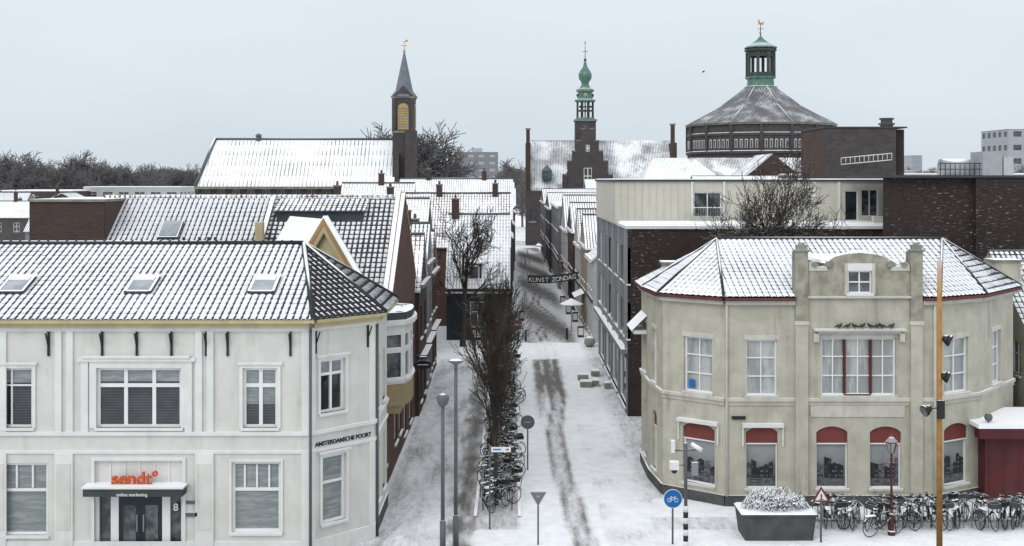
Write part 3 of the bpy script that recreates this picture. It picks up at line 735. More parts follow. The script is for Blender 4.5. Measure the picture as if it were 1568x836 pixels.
for zz in (zr, zr + .55): mb.tube((sx(1285, d), d - .6, zz), (sx(1362, d), d - .6, zz + .4), .04, .04, 'frame_white', 5)
for i in range(12): x = sx(1285 + i * 7, d); mb.tube((x, d - .6, zr + .035 * i), (x, d - .6, zr + .55 + .035 * i), .025, .025, 'frame_white', 5)
ob.done()
house('town_house', 30, 62, 120, 132, sz(268, 120), 0, None, 'wall_grey_far', 'snow', floors=[], far=True).done()
ob = Obj('roof_plant'); d = 110; z = sz(268, d)
ob['deck'].box(sx(1437, d), sx(1505, d), d, d + 5, 8, z, 'dark_panel')
ob['tank'].tube((sx(1452, d), d + 2, z + .6), (sx(1496, d), d + 2, z + .6), .95, .95, 'concrete_far', 16)
for i in range(9): x = sx(1440 + i * 7.5, d); ob['railing'].tube((x, d, z), (x, d, z + 1.1), .04, .04, 'iron_black', 5)
for q in (.55, 1.1): ob['railing'].tube((sx(1438, d), d, z + q), (sx(1503, d), d, z + q), .04, .04, 'iron_black', 5)
ob['ducts'].box(sx(1505, d), sx(1535, d), d, d + 3, 8, sz(232, d), 'concrete_far'); ob['ducts'].box(sx(1537, d), sx(1552, d), d, d + 3, 8, sz(240, d), 'wall_white_far'); ob.done()
def block(name, x0, x1, d, top, m='concrete_far', fl=3, bay=4):
    return house(name, sx(x0, d), sx(x1, d), d, d + 15, sz(top, d), 0, None, m, 'snow', floors=[(k * 3 + 1, 1.2) for k in range(12)], gl='concrete_far' if d > 400 else 'glass_far', bay=bay, ww=bay * .6, trim='concrete_far', fr=None)
ob = block('apartment_block', 696, 762, 500, 233, m='wall_grey_far'); ob['roof'].box(sx(722, 500), sx(738, 500), 500, 508, sz(233, 500), sz(227, 500), 'concrete_far'); ob.done()
block('apartment_block', 1544, 1600, 260, 198, bay=3).done()
block('apartment_block', 1396, 1412, 700, 238).done()
block('office_block', 1290, 1400, 300, 262).done()
block('office_block', 640, 700, 420, 268).done()

# =============================== corner cafe building (right) ===============================
ob = Obj('beige_corner_building')
E2 = 7.95
pts = [(5.75, 52.2), (5.75, 49.2), (6.0, 46.7), (8.15, 45.0), (16.2, 45.0), (18.4, 46.3), (21.1, 49.5), (21.1, 56)]
fs_ = [Fc(pts[i], pts[i + 1]) for i in range(7)]
def ra(px): return sx(px, 45) - 8.15
def rz(py): return sz(py, 45)
u0, u1 = rz(606), rz(520); q0, q1 = rz(748), rz(653)
kw = dict(gl='glass_curtain', nx=2, ny=(.34, .67), fw=.07, mw=.045, sm='beige_trim')
lw = dict(gl='photo_print', fr='frame_white', fw=.05, sill=True, sm='beige_trim', dep=.2)
WF = {
    0: [W(1, 1.9, u0, u1, **kw), W(1, 1.9, q0, q1, **lw)],
    1: [W(.55, 1.35, u0, u1, **kw), W(.55, 1.4, q0, q1, **lw)],
    2: [W(.95, 2.2, u0, u1, **kw), W(.9, 2.3, q0, q1, **lw)],
    3: [W(ra(1142), ra(1190), u0, u1, **kw), W(ra(1142), ra(1191), q0, q1, **lw), W(ra(1250), ra(1298), q0, q1, **lw), W(ra(1332), ra(1380), q0, q1, **lw),
        W(ra(1257), ra(1372), u0, u1 + .07, gl='glass_curtain', nx=6, ny=(.34, .67), fw=.08, mw=.045, sm='beige_trim')],
    4: [W(.5, 1.9, u0, u1, **kw), W(.5, 1.9, q0, q1, **lw)],
    5: [W(1.5, 2.6, u0, u1, **kw)],
    6: []}
rp = random.Random(21)
for i, f in enumerate(fs_):
    facade(ob, f, 0, E2, WF[i], 'beige_stucco', .18)
    L = f.L
    f.box(ob['plinth'], 0, L, 0, .42, 0, .07, 'plinth_grey')
    f.box(ob['string_course'], 0, L, 4.02, 4.14, 0, .1, 'beige_trim'); f.box(ob['string_course'], 0, L, 3.86, 4.02, 0, .05, 'beige_stucco')
    if i != 3: f.box(ob['cornice'], 0, L, E2 - .22, E2 - .08, 0, .2, 'beige_trim')
    if i != 3: f.box(ob['gutter'], -.05, L + .05, E2 - .07, E2 + .05, 0, .33, 'red_gutter')
    for w in WF[i]:
        if w['z0'] < 2:
            a, b = w['s0'], w['s1']; zt = w['z1']; n = 10
            hz_ = .38 * (zt - w['z0']) * .72
            arc = [(a + (b - a) * k / n, zt - .22 + .22 * math.sin(math.pi * k / n) ** .7) for k in range(n + 1)]
            ob['arch_panels'].prism([(a + .002, zt - hz_), (b - .002, zt - hz_)] + arc[::-1], f.P(0, 0, -.10), f.t, f.n, .05, 'red_paint')
            f.box(ob['arch_panels'], a, b, zt - hz_ - .05, zt - hz_, -.15, -.08, 'frame_white')
            ob['spandrels'].prism([(a, zt), ] + arc[:n // 2 + 1], f.P(0, 0, -.003), f.t, f.n, .12, 'beige_stucco')
            ob['spandrels'].prism([(b, zt), ] + arc[:n // 2 - 1:-1], f.P(0, 0, -.003), f.t, f.n, .12, 'beige_stucco')
            z0_ = w['z0'] + .06; ww_ = b - a - .12; x0_ = a + .06; pm = ob['window_photos']; o_ = f.P(0, 0, -.188)
            pm.prism([(x0_, z0_), (x0_ + ww_, z0_), (x0_ + ww_, z0_ + .42), (x0_, z0_ + .32)], o_, f.t, f.n, .004, 'print_mid')
            for q in range(5):
                zq = z0_ + .04 + q * .06; aq = x0_ + ww_ * rp.uniform(0, .6); f.box(pm, aq, min(x0_ + ww_, aq + rp.uniform(.1, .5)), zq, zq + .03, -.1885, -.1872, rp.choice(['print_dark', 'photo_print']))
            x = x0_
            while x < x0_ + ww_ - .08:
                wd = min(rp.uniform(.16, .34), x0_ + ww_ - x); hh = rp.uniform(.3, .75); lean = rp.choice((0, .5, 1))
                pm.prism([(x, z0_ + .3), (x + wd, z0_ + .3), (x + wd, z0_ + .3 + hh), (x + wd * lean, z0_ + .38 + hh), (x, z0_ + .3 + hh)], o_ + f.n * .003, f.t, f.n, .003, rp.choice(['print_dark', 'print_mid', 'print_dark']))
                for q in range(int(hh / .17)):
                    f.box(pm, x + .03, x + wd * .4, z0_ + .36 + q * .17, z0_ + .42 + q * .17, -.1845, -.1835, rp.choice(['print_mid', 'print_dark'])); f.box(pm, x + wd * .55, x + wd - .03, z0_ + .36 + q * .17, z0_ + .42 + q * .17, -.1845, -.1835, rp.choice(['print_mid', 'print_dark', 'photo_print']))
                x += wd
            if rp.random() < .4:
                xt = x0_ + ww_ * rp.uniform(.35, .65); pm.prism([(xt - .06, z0_ + .4), (xt + .06, z0_ + .4), (xt + .06, z0_ + 1.1), (xt, z0_ + 1.35), (xt - .06, z0_ + 1.1)], o_ + f.n * .006, f.t, f.n, .002, 'print_dark')
        elif w['z0'] > 4: f.box(ob['lintels'], w['s0'] - .08, w['s1'] + .08, w['z1'], w['z1'] + .16, 0, .03, 'beige_trim')
for i, a, b in ((2, .72, 2.5), (3, ra(1136), ra(1199))):
    f = fs_[i]; f.box(ob['blind_boxes'], a, b, 3.04, 3.18, .0, .2, 'white_trim')
    f.box(ob['blind_boxes'], a, a + .05, 2.3, 3.04, .02, .1, 'white_trim'); f.box(ob['blind_boxes'], b - .05, b, 2.3, 3.04, .02, .1, 'white_trim')
f = fs_[3]
for a, b in ((ra(1217), ra(1236)), (ra(1393), ra(1411))):
    f.box(ob['pilasters'], a, b, .42, 7.1, 0, .16, 'beige_stucco'); f.box(ob['pilasters'], a, b, 7.1, 9.75, 0, .16, 'beige_weathered'); f.box(ob['pilasters'], a - .05, b + .05, 9.75, 9.83, -.1, .22, 'weather_stone')
    f.box(ob['pilasters'], a + .02, b - .02, 9.83, 10.02, -.02, .14, 'weather_stone'); f.box(ob['pilasters'], a + .12, b - .12, 10.02, 10.1, 0, .1, 'weather_stone')
    f.box(ob['pilasters'], a - .03, b + .03, 6.95, 7.08, 0, .2, 'beige_trim'); f.box(ob['pilasters'], a, b, E2, 9.75, -.45, 0, 'weather_stone')
f.box(ob['gutter'], -.05, ra(1216), E2 - .07, E2 + .05, 0, .33, 'red_gutter'); f.box(ob['gutter'], ra(1412), f.L + .05, E2 - .07, E2 + .05, 0, .33, 'red_gutter')
f.box(ob['cornice'], 0, ra(1216), E2 - .22, E2 - .08, 0, .2, 'beige_trim'); f.box(ob['cornice'], ra(1412), f.L, E2 - .22, E2 - .08, 0, .2, 'beige_trim')
f.box(ob['cornice'], ra(1245), ra(1385), 6.72, 6.80, 0, .28, 'beige_trim'); f.box(ob['cornice'], ra(1252), ra(1378), 6.62, 6.72, 0, .16, 'beige_trim')
for px in (1249, 1380): f.box(ob['cornice'], ra(px) - .1, ra(px) + .1, 6.3, 6.62, 0, .16, 'beige_trim')
f.box(ob['sign_panel'], ra(1241), ra(1385), 3.42, 3.85, 0, .04, 'beige_trim')
for px in (1294, 1334): f.box(ob['red_mullions'], ra(px) - .045, ra(px) + .045, u0 + .07, u1, -.17, -.05, 'dark_red')
f.box(ob['red_mullions'], ra(1294), ra(1334), u0 - .002, u0 + .06, -.17, -.04, 'dark_red')
fa = Fc((8.15 + ra(1236), 44.92), (8.15 + ra(1393), 44.92))
def aa(px): return ra(px) - ra(1236)
facade(ob, fa, E2, 9.02, [W(aa(1297), aa(1334), 8.15, 9.0199, nx=2, ny=(.5,), gl='glass_mid', fw=.06, sill=True, sm='white_trim')], 'beige_weathered', .12)
fa.box(ob['attic'], aa(1292), aa(1297), 8.1, 9.3, 0, .05, 'beige_trim'); fa.box(ob['attic'], aa(1334), aa(1339), 8.1, 9.3, 0, .05, 'beige_trim')
fa.box(ob['attic'], aa(1297), aa(1334), 9.02, 9.3, -.2, .05, 'white_trim')
ob['attic'].prism([(aa(1262), 9.02), (aa(1297), 9.02), (aa(1297), 9.3), (aa(1334), 9.3), (aa(1334), 9.02), (aa(1371), 9.02), (aa(1371), 9.3), (aa(1355), 9.55), (aa(1335), 9.66), (aa(1315), 9.7), (aa(1295), 9.66), (aa(1277), 9.55), (aa(1262), 9.3)], fa.P(0, 0, -.003), fa.t, fa.n, .25, 'beige_weathered')
for s in (-1, 1):
    c = aa(1315)
    pr_ = [(0, 9.02), (.02, 9.25), (.12, 9.36), (.28, 9.34), (.36, 9.22), (.5, 9.16), (.68, 9.2), (.75, 9.02)]
    x0_ = aa(1237) if s < 0 else aa(1392)
    ob['attic'].prism([(x0_ - s * p, z) for p, z in pr_], fa.P(0, 0, .03), fa.t, fa.n, .28, 'beige_trim')
    xx = c + s * 1.15
    ob['attic'].tube(fa.P(xx, 9.28, -.2), fa.P(xx, 9.28, .1), .13, .13, 'weather_stone', 12)
    ob['attic'].tube(fa.P(x0_ - s * .22, 9.26, -.1), fa.P(x0_ - s * .22, 9.26, .1), .11, .11, 'weather_stone', 12)
    for k in range(6):
        a0_, a1_ = k / 6, (k + 1) / 6
        p = lambda q: fa.P(c + s * (1.1 - 1.1 * q), 9.34 + .4 * math.sin(q * math.pi / 2), -.12)
        ob['attic'].tube(p(a0_), p(a1_), .07, .07, 'snow', 6)
fa.box(ob['attic'], 0, fa.L, E2 + .02, E2 + .1, 0, .08, 'beige_trim')
ob['dormer'].box(8.15 + ra(1262), 8.15 + ra(1371), 45.2, 48.6, 8.2, 9.3, 'weather_stone')
ob['dormer'].box(8.15 + ra(1258), 8.15 + ra(1375), 45.1, 48.8, 9.3, 9.42, 'snow')
ez = E2 + .06
EP = [(5.45, 52.2), (5.45, 49.1), (5.75, 46.45), (8.05, 44.7), (16.3, 44.7), (18.6, 46.05), (21.4, 49.4), (21.4, 56)]
EPv = [V((x, y, ez)) for x, y in EP]
Ra, Rb = V((8.75, 50.3, 9.92)), V((18.4, 50.3, 9.92)); rb = ob['roof']
roof(rb, [EPv[3], V((8.15 + ra(1217), 44.7, ez)), V((8.15 + ra(1217), 50.3, 9.92)), Ra], 'tiles_heavy', True)
roof(rb, [V((8.15 + ra(1411), 44.7, ez)), EPv[4], Rb, V((8.15 + ra(1411), 50.3, 9.92))], 'tiles_heavy', True)
roof(rb, [V((8.15 + ra(1217), 45.15, ez + .15)), V((8.15 + ra(1411), 45.15, ez + .15)), V((8.15 + ra(1411), 50.3, 9.92)), V((8.15 + ra(1217), 50.3, 9.92))], 'tiles_heavy', True)
roof(rb, [EPv[2], EPv[3], Ra], 'tiles_heavy', True); roof(rb, [EPv[1], EPv[2], Ra], 'tiles_heavy', True)
roof(rb, [EPv[4], EPv[5], Rb], 'tiles_heavy', True); roof(rb, [EPv[5], EPv[6], Rb], 'tiles_half', True)
rb.poly([EPv[6], EPv[7], Rb], 'tiles_half'); roof(rb, [EPv[0], EPv[1], Ra], 'tiles_snow'); roof(rb, [EPv[0], V((8.75, 56, ez)), Ra], 'tiles_snow'); roof(rb, [EPv[7], V((8.75, 56, ez)), Ra, Rb], 'tiles_snow')
ob['walls'].poly([(21.1, 56, 0), (8.75, 56, 0), (8.75, 56, E2), (21.1, 56, E2)], 'beige_stucco'); ob['walls'].poly([(8.75, 56, 0), (5.75, 52.2, 0), (5.75, 52.2, E2), (8.75, 56, E2)], 'brick_brown')
for p in (EPv[1], EPv[2], EPv[3]): ob['ridge_tiles'].tube(Ra + up, p + up, .065, .055, 'iron_black', 8)
for p in (EPv[4], EPv[5], EPv[6]): ob['ridge_tiles'].tube(Rb + up, p + up, .065, .055, 'iron_black', 8)
ob['ridge_tiles'].tube(Ra + up, Rb + up, .08, .08, 'iron_black', 8)
ob['chimneys'].box(6.6, 7.7, 51.0, 51.9, 8, sz(402, 52), 'beige_stucco'); ob['chimneys'].box(6.5, 7.8, 50.9, 52.0, sz(402, 52), sz(402, 52) + .1, 'weather_stone')
ob['chimneys'].box(21.2, 22.3, 51.5, 52.5, 8, sz(400, 52), 'beige_stucco'); ob['chimneys'].box(21.1, 22.4, 51.4, 52.6, sz(400, 52), sz(400, 52) + .1, 'weather_stone')
f.box(ob['street_name_sign'], ra(1120), ra(1141), 3.33, 3.47, .05, .08, 'iron_black')
ob['downpipe'].tube((8.2, 44.9, .4), (8.2, 44.9, E2 - .2), .045, .045, 'beige_trim', 8)
ob['downpipe'].tube((16.15, 44.9, .4), (16.15, 44.9, E2 - .2), .045, .045, 'beige_trim', 8)
fs_[2].box(ob['notice'], 1.12, 1.38, u0 + .14, u0 + .46, -.11, -.1, 'blue_sign')
ob['side_canopy'].box(5.2, 5.75, 50.2, 52.2, 5.9, 6.05, 'white_trim'); roof(ob['side_canopy'], [(5.1, 50.1, 6.06), (5.1, 52.3, 6.06), (5.75, 52.3, 6.7), (5.75, 50.1, 6.7)], 'snow')
ob.done()
for px in (1283, 1296, 1307, 1318, 1331, 1341, 1349, 1363):
    b = MB(); x, y, z = 8.15 + ra(px), 44.84, 6.80; s = random.choice((-1, 1)); t = random.uniform(.9, 1.1)
    b.ball((x, y, z + .12), .07 * t, 'pigeon_grey', 8, (1.5, .9, .95)); b.ball((x + s * .09, y, z + .20), .037, 'pigeon_grey', 8)
    b.tube((x + s * .06, y, z + .14), (x + s * .09, y, z + .20), .045, .03, 'pigeon_grey', 6)
    b.tube((x - s * .07, y, z + .11), (x - s * .18, y, z + .07), .04, .02, 'pigeon_grey', 6); b.tube((x + s * .12, y, z + .20), (x + s * .15, y, z + .19), .01, .004, 'pole_grey', 5)
    for q in (-.02, .02): b.tube((x, y + q, z), (x, y + q, z + .08), .008, .008, 'red_paint', 4)
    b.make('pigeon')
b = MB(); d = 80; x, z = sx(1077, d), sz(110, d)
b.ball((x, d, z), .05, 'pigeon_grey', 8, (2, 1, 1)); b.poly([(x - .05, d, z), (x + .07, d, z), (x + .02, d - .3, z + .1)], 'pigeon_grey'); b.poly([(x - .05, d, z), (x + .07, d, z), (x + .02, d + .3, z + .1)], 'pigeon_grey'); b.make('flying_bird')

ob = Obj('red_garage')
f = Fc((sx(1508, 45.6), 45.6), (27, 45.6)); facade(ob, f, 0, 2.75, [W(.12, 2.6, .05, 2.35, gl='dark_red', fr='dark_red', nx=4, sill=False, dep=.1)], 'dark_red')
f.box(ob['fascia'], -.4, f.L, 2.55, 2.95, 0, .5, 'dark_red'); f.box(ob['roof'], -.45, f.L, 2.95, 3.1, -3.0, .55, 'snow')
ob['walls'].box(f.o.x, 27, 45.65, 48.6, 0, 2.74, 'dark_red'); ob['lamp'].ball(f.P(.1, 3.3, .1), .17, 'pole_grey', 8); ob['lamp'].tube(f.P(.1, 2.9, .1), f.P(.1, 3.2, .1), .03, .03, 'pole_grey', 6); ob.done()
ob = house('tiled_neighbour_house', 22.0, 32, 50, 58, 6.0, 3.2, 'x', 'beige_stucco', 'tiles_half', far=False, detail=True); ob.done()

# =============================== church with white roof (left) ===============================
ob = Obj('nave_church')
d = 184; xa, xb = sx(302, d), sx(603, d); ez_ = sz(286, d); rz_ = sz(213, 190)
fN = Fc((xa, d + .5), (xb, d + .5))
facade(ob, fN, 0, ez_, autow(fN.L, [(ez_ - 1.9, 1.5)], 2.2, 1.2, gl='glass_far', fr='louvre_yellow', nx=2), 'brick_far', far=True)
ob['walls'].poly([(xa, 197, 0), (xa, d + .5, 0), (xa, d + .5, ez_), (xa + 1.5, 190.5, rz_), (xa, 197, ez_)], 'brick_far')
ob['walls'].poly([(xb, d + .5, 0), (xb, 197, 0), (xb, 197, ez_), (xb, 190.5, rz_), (xb, d + .5, ez_)], 'brick_far')
rb = ob['roof']; pa, pb, pc, pd = V((xa - .3, d, ez_)), V((xb, d, ez_)), V((xb, 190.5, rz_)), V((xa + 1.2, 190.5, rz_))
roof(rb, [pa, pb, pc, pd], 'tiles_church')
roof(rb, [(xa - .3, 197, ez_), (xb, 197, ez_), pc, pd], 'tiles_church')
rb.tube(pd, pc, .22, .22, 'pole_grey', 6); rb.tube(pd + V((0, 0, .1)), pa + V((0, 0, .1)), .3, .3, 'pole_grey', 6)
ob['gutter'].box(xa - .4, xb, d - .3, d, ez_ - .35, ez_ + .05, 'weather_stone')
cx = sx(395, 190); ob['roof_vent'].lathe(cx, 190.5, [(rz_ - .3, .45), (rz_ + .5, .45), (rz_ + .55, .6), (rz_ + .9, .25)], 8, 'pole_grey')
tx, ty = sx(619, 188), 188.0; hw = 1.72
zt = sz(150, 186)
ob['tower'].box(tx - hw, tx + hw, ty - hw, ty + hw, 0, zt, 'brick_far')
ob['tower'].box(tx - hw - .15, tx + hw + .15, ty - hw - .15, ty + hw + .15, zt, zt + .25, 'weather_stone')
ob['tower'].box(tx - hw - .1, tx + hw + .1, ty - hw - .1, ty + hw + .1, sz(203, 186), sz(200, 186), 'weather_stone')
ob['tower'].box(tx + .4, tx + hw + .5, ty - hw - 1.2, ty - hw, 0, sz(200, 186), 'brick_far'); ob['tower'].box(tx - hw + .1, tx - .6, ty - hw - 1.0, ty - hw, 0, sz(235, 186), 'brick_far')
for s in (-1, 1): ob['tower'].box(tx + s * 1.5 - .28, tx + s * 1.5 + .28, ty - hw - .2, ty - hw, sz(200, 186), zt, 'brick_far')
ob['tower'].prism([(tx - hw, zt + .25), (tx + hw, zt + .25), (tx, zt + 2.0)], (0, ty - hw - .1, 0), (1, 0, 0), (0, -1, 0), .4, 'brick_far')
def lou(fo, t, n):
    a0 = .85; b0, b1 = sz(198, 186), sz(166, 186)
    ar = [(a0 * math.cos(q), b1 + a0 * math.sin(q)) for q in [math.pi * k / 8 for k in range(9)]]
    ob['louvres'].prism([(-a0, b0), (a0, b0)] + ar, fo, t, n, .3, 'louvre_yellow')
    for k in range(8):
        z = b0 + .4 + k * .42; o = V(fo) + V(n) * .02 - V(t) * .8 + V((0, 0, z)); ob['louvres'].obox(o, V(t) * 1.6, V(n) * .08, V((0, 0, .12)), 'wall_sand')
lou((tx, ty - hw - .05, 0), (1, 0, 0), (0, -1, 0)); lou((tx + hw + .05, ty, 0), (0, 1, 0), (1, 0, 0))
ob['spire'].lathe(tx, ty, [(zt + .25, 2.3), (zt + 1.3, 1.45), (sz(75, 186), .06)], 8, 'slate_grey', math.pi / 8)
zz = sz(78, 186); ob['cross'].tube((tx, ty, zz), (tx, ty, zz + 1.7), .07, .05, 'gold', 6); ob['cross'].tube((tx - .5, ty, zz + 1.1), (tx + .5, ty, zz + 1.1), .05, .05, 'gold', 6); ob['cross'].ball((tx, ty, zz + .2), .22, 'gold', 8)
ob['cross'].poly([(tx - .3, ty, zz + 1.6), (tx + .6, ty, zz + 1.7), (tx + .5, ty, zz + 2.1), (tx + .1, ty, zz + 1.8)], 'gold')
ob.done()

# =============================== town hall ===============================
ob = Obj('town_hall')
D = 222
def tx_(px): return sx(px, D)
def tz_(py): return sz(py, D)
ob['walls'].box(tx_(812), tx_(880), D + 2, D + 14, 0, tz_(292), 'brick_far'); ob['walls'].box(tx_(938), tx_(1036), D + 2, D + 14, 0, tz_(275), 'brick_far')
roof(ob['roof'], [(tx_(812), D + 1.8, tz_(292)), (tx_(884), D + 1.8, tz_(292)), (tx_(884), D + 8, tz_(214)), (tx_(812), D + 8, tz_(214))], 'slate_snow')
roof(ob['roof'], [(tx_(915), D + 1.8, tz_(276)), (tx_(1036), D + 1.8, tz_(276)), (tx_(1036), D + 8, tz_(213)), (tx_(915), D + 8, tz_(213))], 'slate_snow')
roof(ob['roof'], [(tx_(812), D + 15, tz_(285)), (tx_(1036), D + 15, tz_(285)), (tx_(1036), D + 8, tz_(213)), (tx_(812), D + 8, tz_(213))], 'slate_snow')
for px, top, wd in ((809, 197, .45), (1035, 190, .4)):
    x = tx_(px); ob['chimneys'].box(x - wd, x + wd, D + 1.5, D + 9, 0, tz_(218), 'brick_brown'); ob['chimneys'].box(x - .35, x + .35, D + 4, D + 5, tz_(218), tz_(top), 'brick_brown'); ob['chimneys'].box(x - .5, x + .5, D + 3.9, D + 5.1, tz_(top), tz_(top) + .3, 'weather_stone')
c = tx_(900); z = tz_(268); hwid = 4.75
ws_ = [4.75, 3.85, 2.95, 2.1, 1.25]; zs_ = [z, tz_(247), tz_(232), tz_(216), tz_(198)]
L_ = [(-hwid, 0)]
for k in range(5): L_ += [(-ws_[k], zs_[k - 1] if k else 0), (-ws_[k], zs_[k])]
Rr = [(-a, b) for a, b in reversed(L_)]
ol = []
for p in L_ + Rr:
    if not ol or (abs(ol[-1][0] - p[0]) + abs(ol[-1][1] - p[1]) > 1e-4): ol.append(p)
if ol[0] == ol[-1]: ol.pop()
ob['gable'].prism(ol, (c, D, 0), (1, 0, 0), (0, -1, 0), .9, 'brick_far')
for k in range(5):
    for s in (-1, 1):
        x = c + s * (ws_[k] - .4); ob['gable_caps'].box(x - .45, x + .45, D - .08, D + 1, zs_[k] + .002, zs_[k] + .22, 'weather_stone')
ob['walls'].box(c - 4.5, c + 4.5, D + .95, D + 10, 0, z - .3, 'brick_far')
roof(ob['roof'], [(c - 4.5, D + .9, z - .3), (c - 4.5, D + 9, z - .3), (c, D + 9, tz_(222)), (c, D + .9, tz_(222))], 'slate_snow'); roof(ob['roof'], [(c + 4.5, D + .9, z - .3), (c + 4.5, D + 9, z - .3), (c, D + 9, tz_(222)), (c, D + .9, tz_(222))], 'slate_snow')
mb = ob['windows']
for (px, py0, py1, w) in ((900, 257, 282, .75), (893, 306, 322, .5), (907, 306, 322, .5), (900, 222, 232, .35)):
    x = tx_(px); mb.box(x - w, x + w, D - .14, D - .01, tz_(py1), tz_(py0), 'frame_white')
    for i in range(2):
        for j in range(2):
            xx = x - w + .1 + i * w; h_ = (tz_(py0) - tz_(py1)) / 2; zz = tz_(py1) + .1 + j * h_; mb.box(xx, xx + w - .2, D - .17, D - .15, zz, zz + h_ - .2, 'glass_far')
for s in (-1, 1): ob['gable'].box(c + s * 4.2 - .3, c + s * 4.2 + .3, D - .25, D, 0, z, 'brick_far')
x = tx_(838); ob['dormer'].box(x - .9, x + .9, D + 1.5, D + 4, tz_(276), tz_(262), 'green_frame'); ob['dormer'].prism([(x - 1.1, tz_(262)), (x + 1.1, tz_(262)), (x, tz_(252))], (0, D + 1.4, 0), (1, 0, 0), (0, -1, 0), 2.5, 'slate_grey'); ob['dormer'].box(x - .6, x + .6, D + 1.42, D + 1.49, tz_(274), tz_(264), 'glass_far')
fL = Fc((tx_(806), D + 1.4), (tx_(862), D + 1.4)); facade(ob, fL, 0, tz_(292), autow(fL.L, [(4.5, 2.2)], 2.3, 1.3, fr='green_frame', gl='glass_far', nx=2, ny=(.5,)), 'brick_far')
cx, cy = sx(896, D + 5.5), D + 5.5
T_ = ob['tower']
T_.box(cx - 1.95, cx + 1.95, cy - 1.95, cy + 1.95, 8, tz_(184), 'brick_far'); T_.box(cx - 2.15, cx + 2.15, cy - 2.15, cy + 2.15, tz_(184), tz_(181), 'weather_stone')
T_.box(cx - .5, cx + .5, cy - 2.02, cy - 1.96, tz_(205), tz_(190), 'glass_far')
T_.lathe(cx, cy, [(tz_(181), 1.9), (tz_(178), 1.9)], 8, 'copper', math.pi / 8)
for i in range(8):
    a_ = 2 * math.pi * i / 8 + math.pi / 8; x, y = cx + 1.6 * math.cos(a_), cy + 1.6 * math.sin(a_)
    T_.tube((x, y, tz_(178)), (x, y, tz_(153)), .17, .17, 'copper_dark', 6)
T_.lathe(cx, cy, [(tz_(168), 1.75), (tz_(166), 1.75)], 8, 'copper_dark', math.pi / 8); T_.tube((cx, cy, tz_(178)), (cx, cy, tz_(153)), .12, .12, 'copper_dark', 6)
for i in range(5): T_.ball((cx - 1 + .5 * i, cy - .6, tz_(161)), .25, 'copper_dark', 8)
ob['cupola'].lathe(cx, cy, [(tz_(153), 2.0), (tz_(150), 2.0), (tz_(149), 1.5), (tz_(138), 1.35), (tz_(137), 1.75), (tz_(134), 1.7), (tz_(131), 1.05), (tz_(126), .7), (tz_(122), .75), (tz_(117), 1.2), (tz_(110), 1.3), (tz_(104), .95), (tz_(98), .42), (tz_(90), .2), (tz_(86), .1)], 12, 'copper')
for i in range(4):
    a_ = math.pi / 2 * i; ob['cupola'].ball((cx + 1.3 * math.cos(a_), cy + 1.3 * math.sin(a_), tz_(143)), .42, 'louvre_yellow' if i == 3 else 'copper_dark', 8)
ob['finial'].tube((cx, cy, tz_(88)), (cx, cy, tz_(58)), .08, .04, 'iron_black', 6); ob['finial'].ball((cx, cy, tz_(87)), .3, 'copper_dark', 8); ob['finial'].tube((cx - .5, cy, tz_(74)), (cx + .5, cy, tz_(74)), .05, .05, 'iron_black', 5); ob['finial'].ball((cx, cy, tz_(60)), .2, 'gold', 8)
ob.done()

# =============================== domed church ===============================
ob = Obj('dome_church')
D = 236; cy = D + 14.5
cx = sx(1164.5, cy); Rr_ = 111 * cy / F; N = 16; RF = 1.035
zc = lambda py: sz(py, D + 1)
ob['drum'].lathe(cx, cy, [(0, Rr_ * 1.0), (zc(236), Rr_ * 1.0), (zc(235), Rr_ * 1.02), (zc(231), Rr_ * 1.02), (zc(230), Rr_), (zc(208), Rr_), (zc(207), Rr_ * 1.015), (zc(203), Rr_ * 1.015), (zc(202), Rr_ * .99), (zc(190), Rr_ * .99)], N, 'brick_far', math.pi / N)
ob['cornice'].lathe(cx, cy, [(zc(190), Rr_ * 1.02), (zc(187), Rr_ * 1.03)], N, 'weather_stone', math.pi / N)
zrim, ztop = zc(187), sz(134, cy)
rt_ = 3.3
for i in range(N):
    a0_ = 2 * math.pi * i / N + math.pi / N; a1_ = a0_ + 2 * math.pi / N
    p = lambda a, r, z: V((cx + math.cos(a) * r, cy + math.sin(a) * r, z))
    rm_, zm_ = Rr_ * .56, zrim + (ztop - zrim) * .49
    roof(ob['roof'], [p(a0_, Rr_ * RF, zrim), p(a1_, Rr_ * RF, zrim), p(a1_, rm_, zm_), p(a0_, rm_, zm_)], 'slate_dome')
    roof(ob['roof'], [p(a0_, rm_, zm_), p(a1_, rm_, zm_), p(a1_, rt_, ztop), p(a0_, rt_, ztop)], 'slate_dome')
    if i % 2 == 0:
        ob['roof_ribs'].tube(p(a0_, Rr_ * RF, zrim + .05), p(a0_, rm_, zm_ + .05), .11, .11, 'concrete_far', 5); ob['roof_ribs'].tube(p(a0_, rm_, zm_ + .05), p(a0_, rt_, ztop + .05), .11, .11, 'concrete_far', 5)
    am = (a0_ + a1_) / 2
    pa, pb = p(a0_, Rr_, 0), p(a1_, Rr_, 0); f = Fc(pa[:2], pb[:2])
    if f.n.dot(V((math.cos(am), math.sin(am), 0))) < 0: f = Fc(pb[:2], pa[:2])
    for k in range(5):
        s = f.L * (k + .9) / 5.8
        f.box(ob['windows'], s - .28, s + .28, zc(226), zc(213), -.02, .10, 'frame_white'); f.box(ob['windows'], s - .19, s + .19, zc(225.5), zc(214), .10, .13, 'glass_far')
    f.box(ob['pilasters'], -.3, .3, zc(230), zc(190), -.1, .3, 'brick_far')
La = lambda py: sz(py, cy)
L0 = ob['lantern']
L0.lathe(cx, cy, [(La(136), 3.6), (La(133), 3.6), (La(132), 2.9), (La(122), 2.8), (La(120), 3.3), (La(118), 3.3)], 8, 'copper', math.pi / 8)
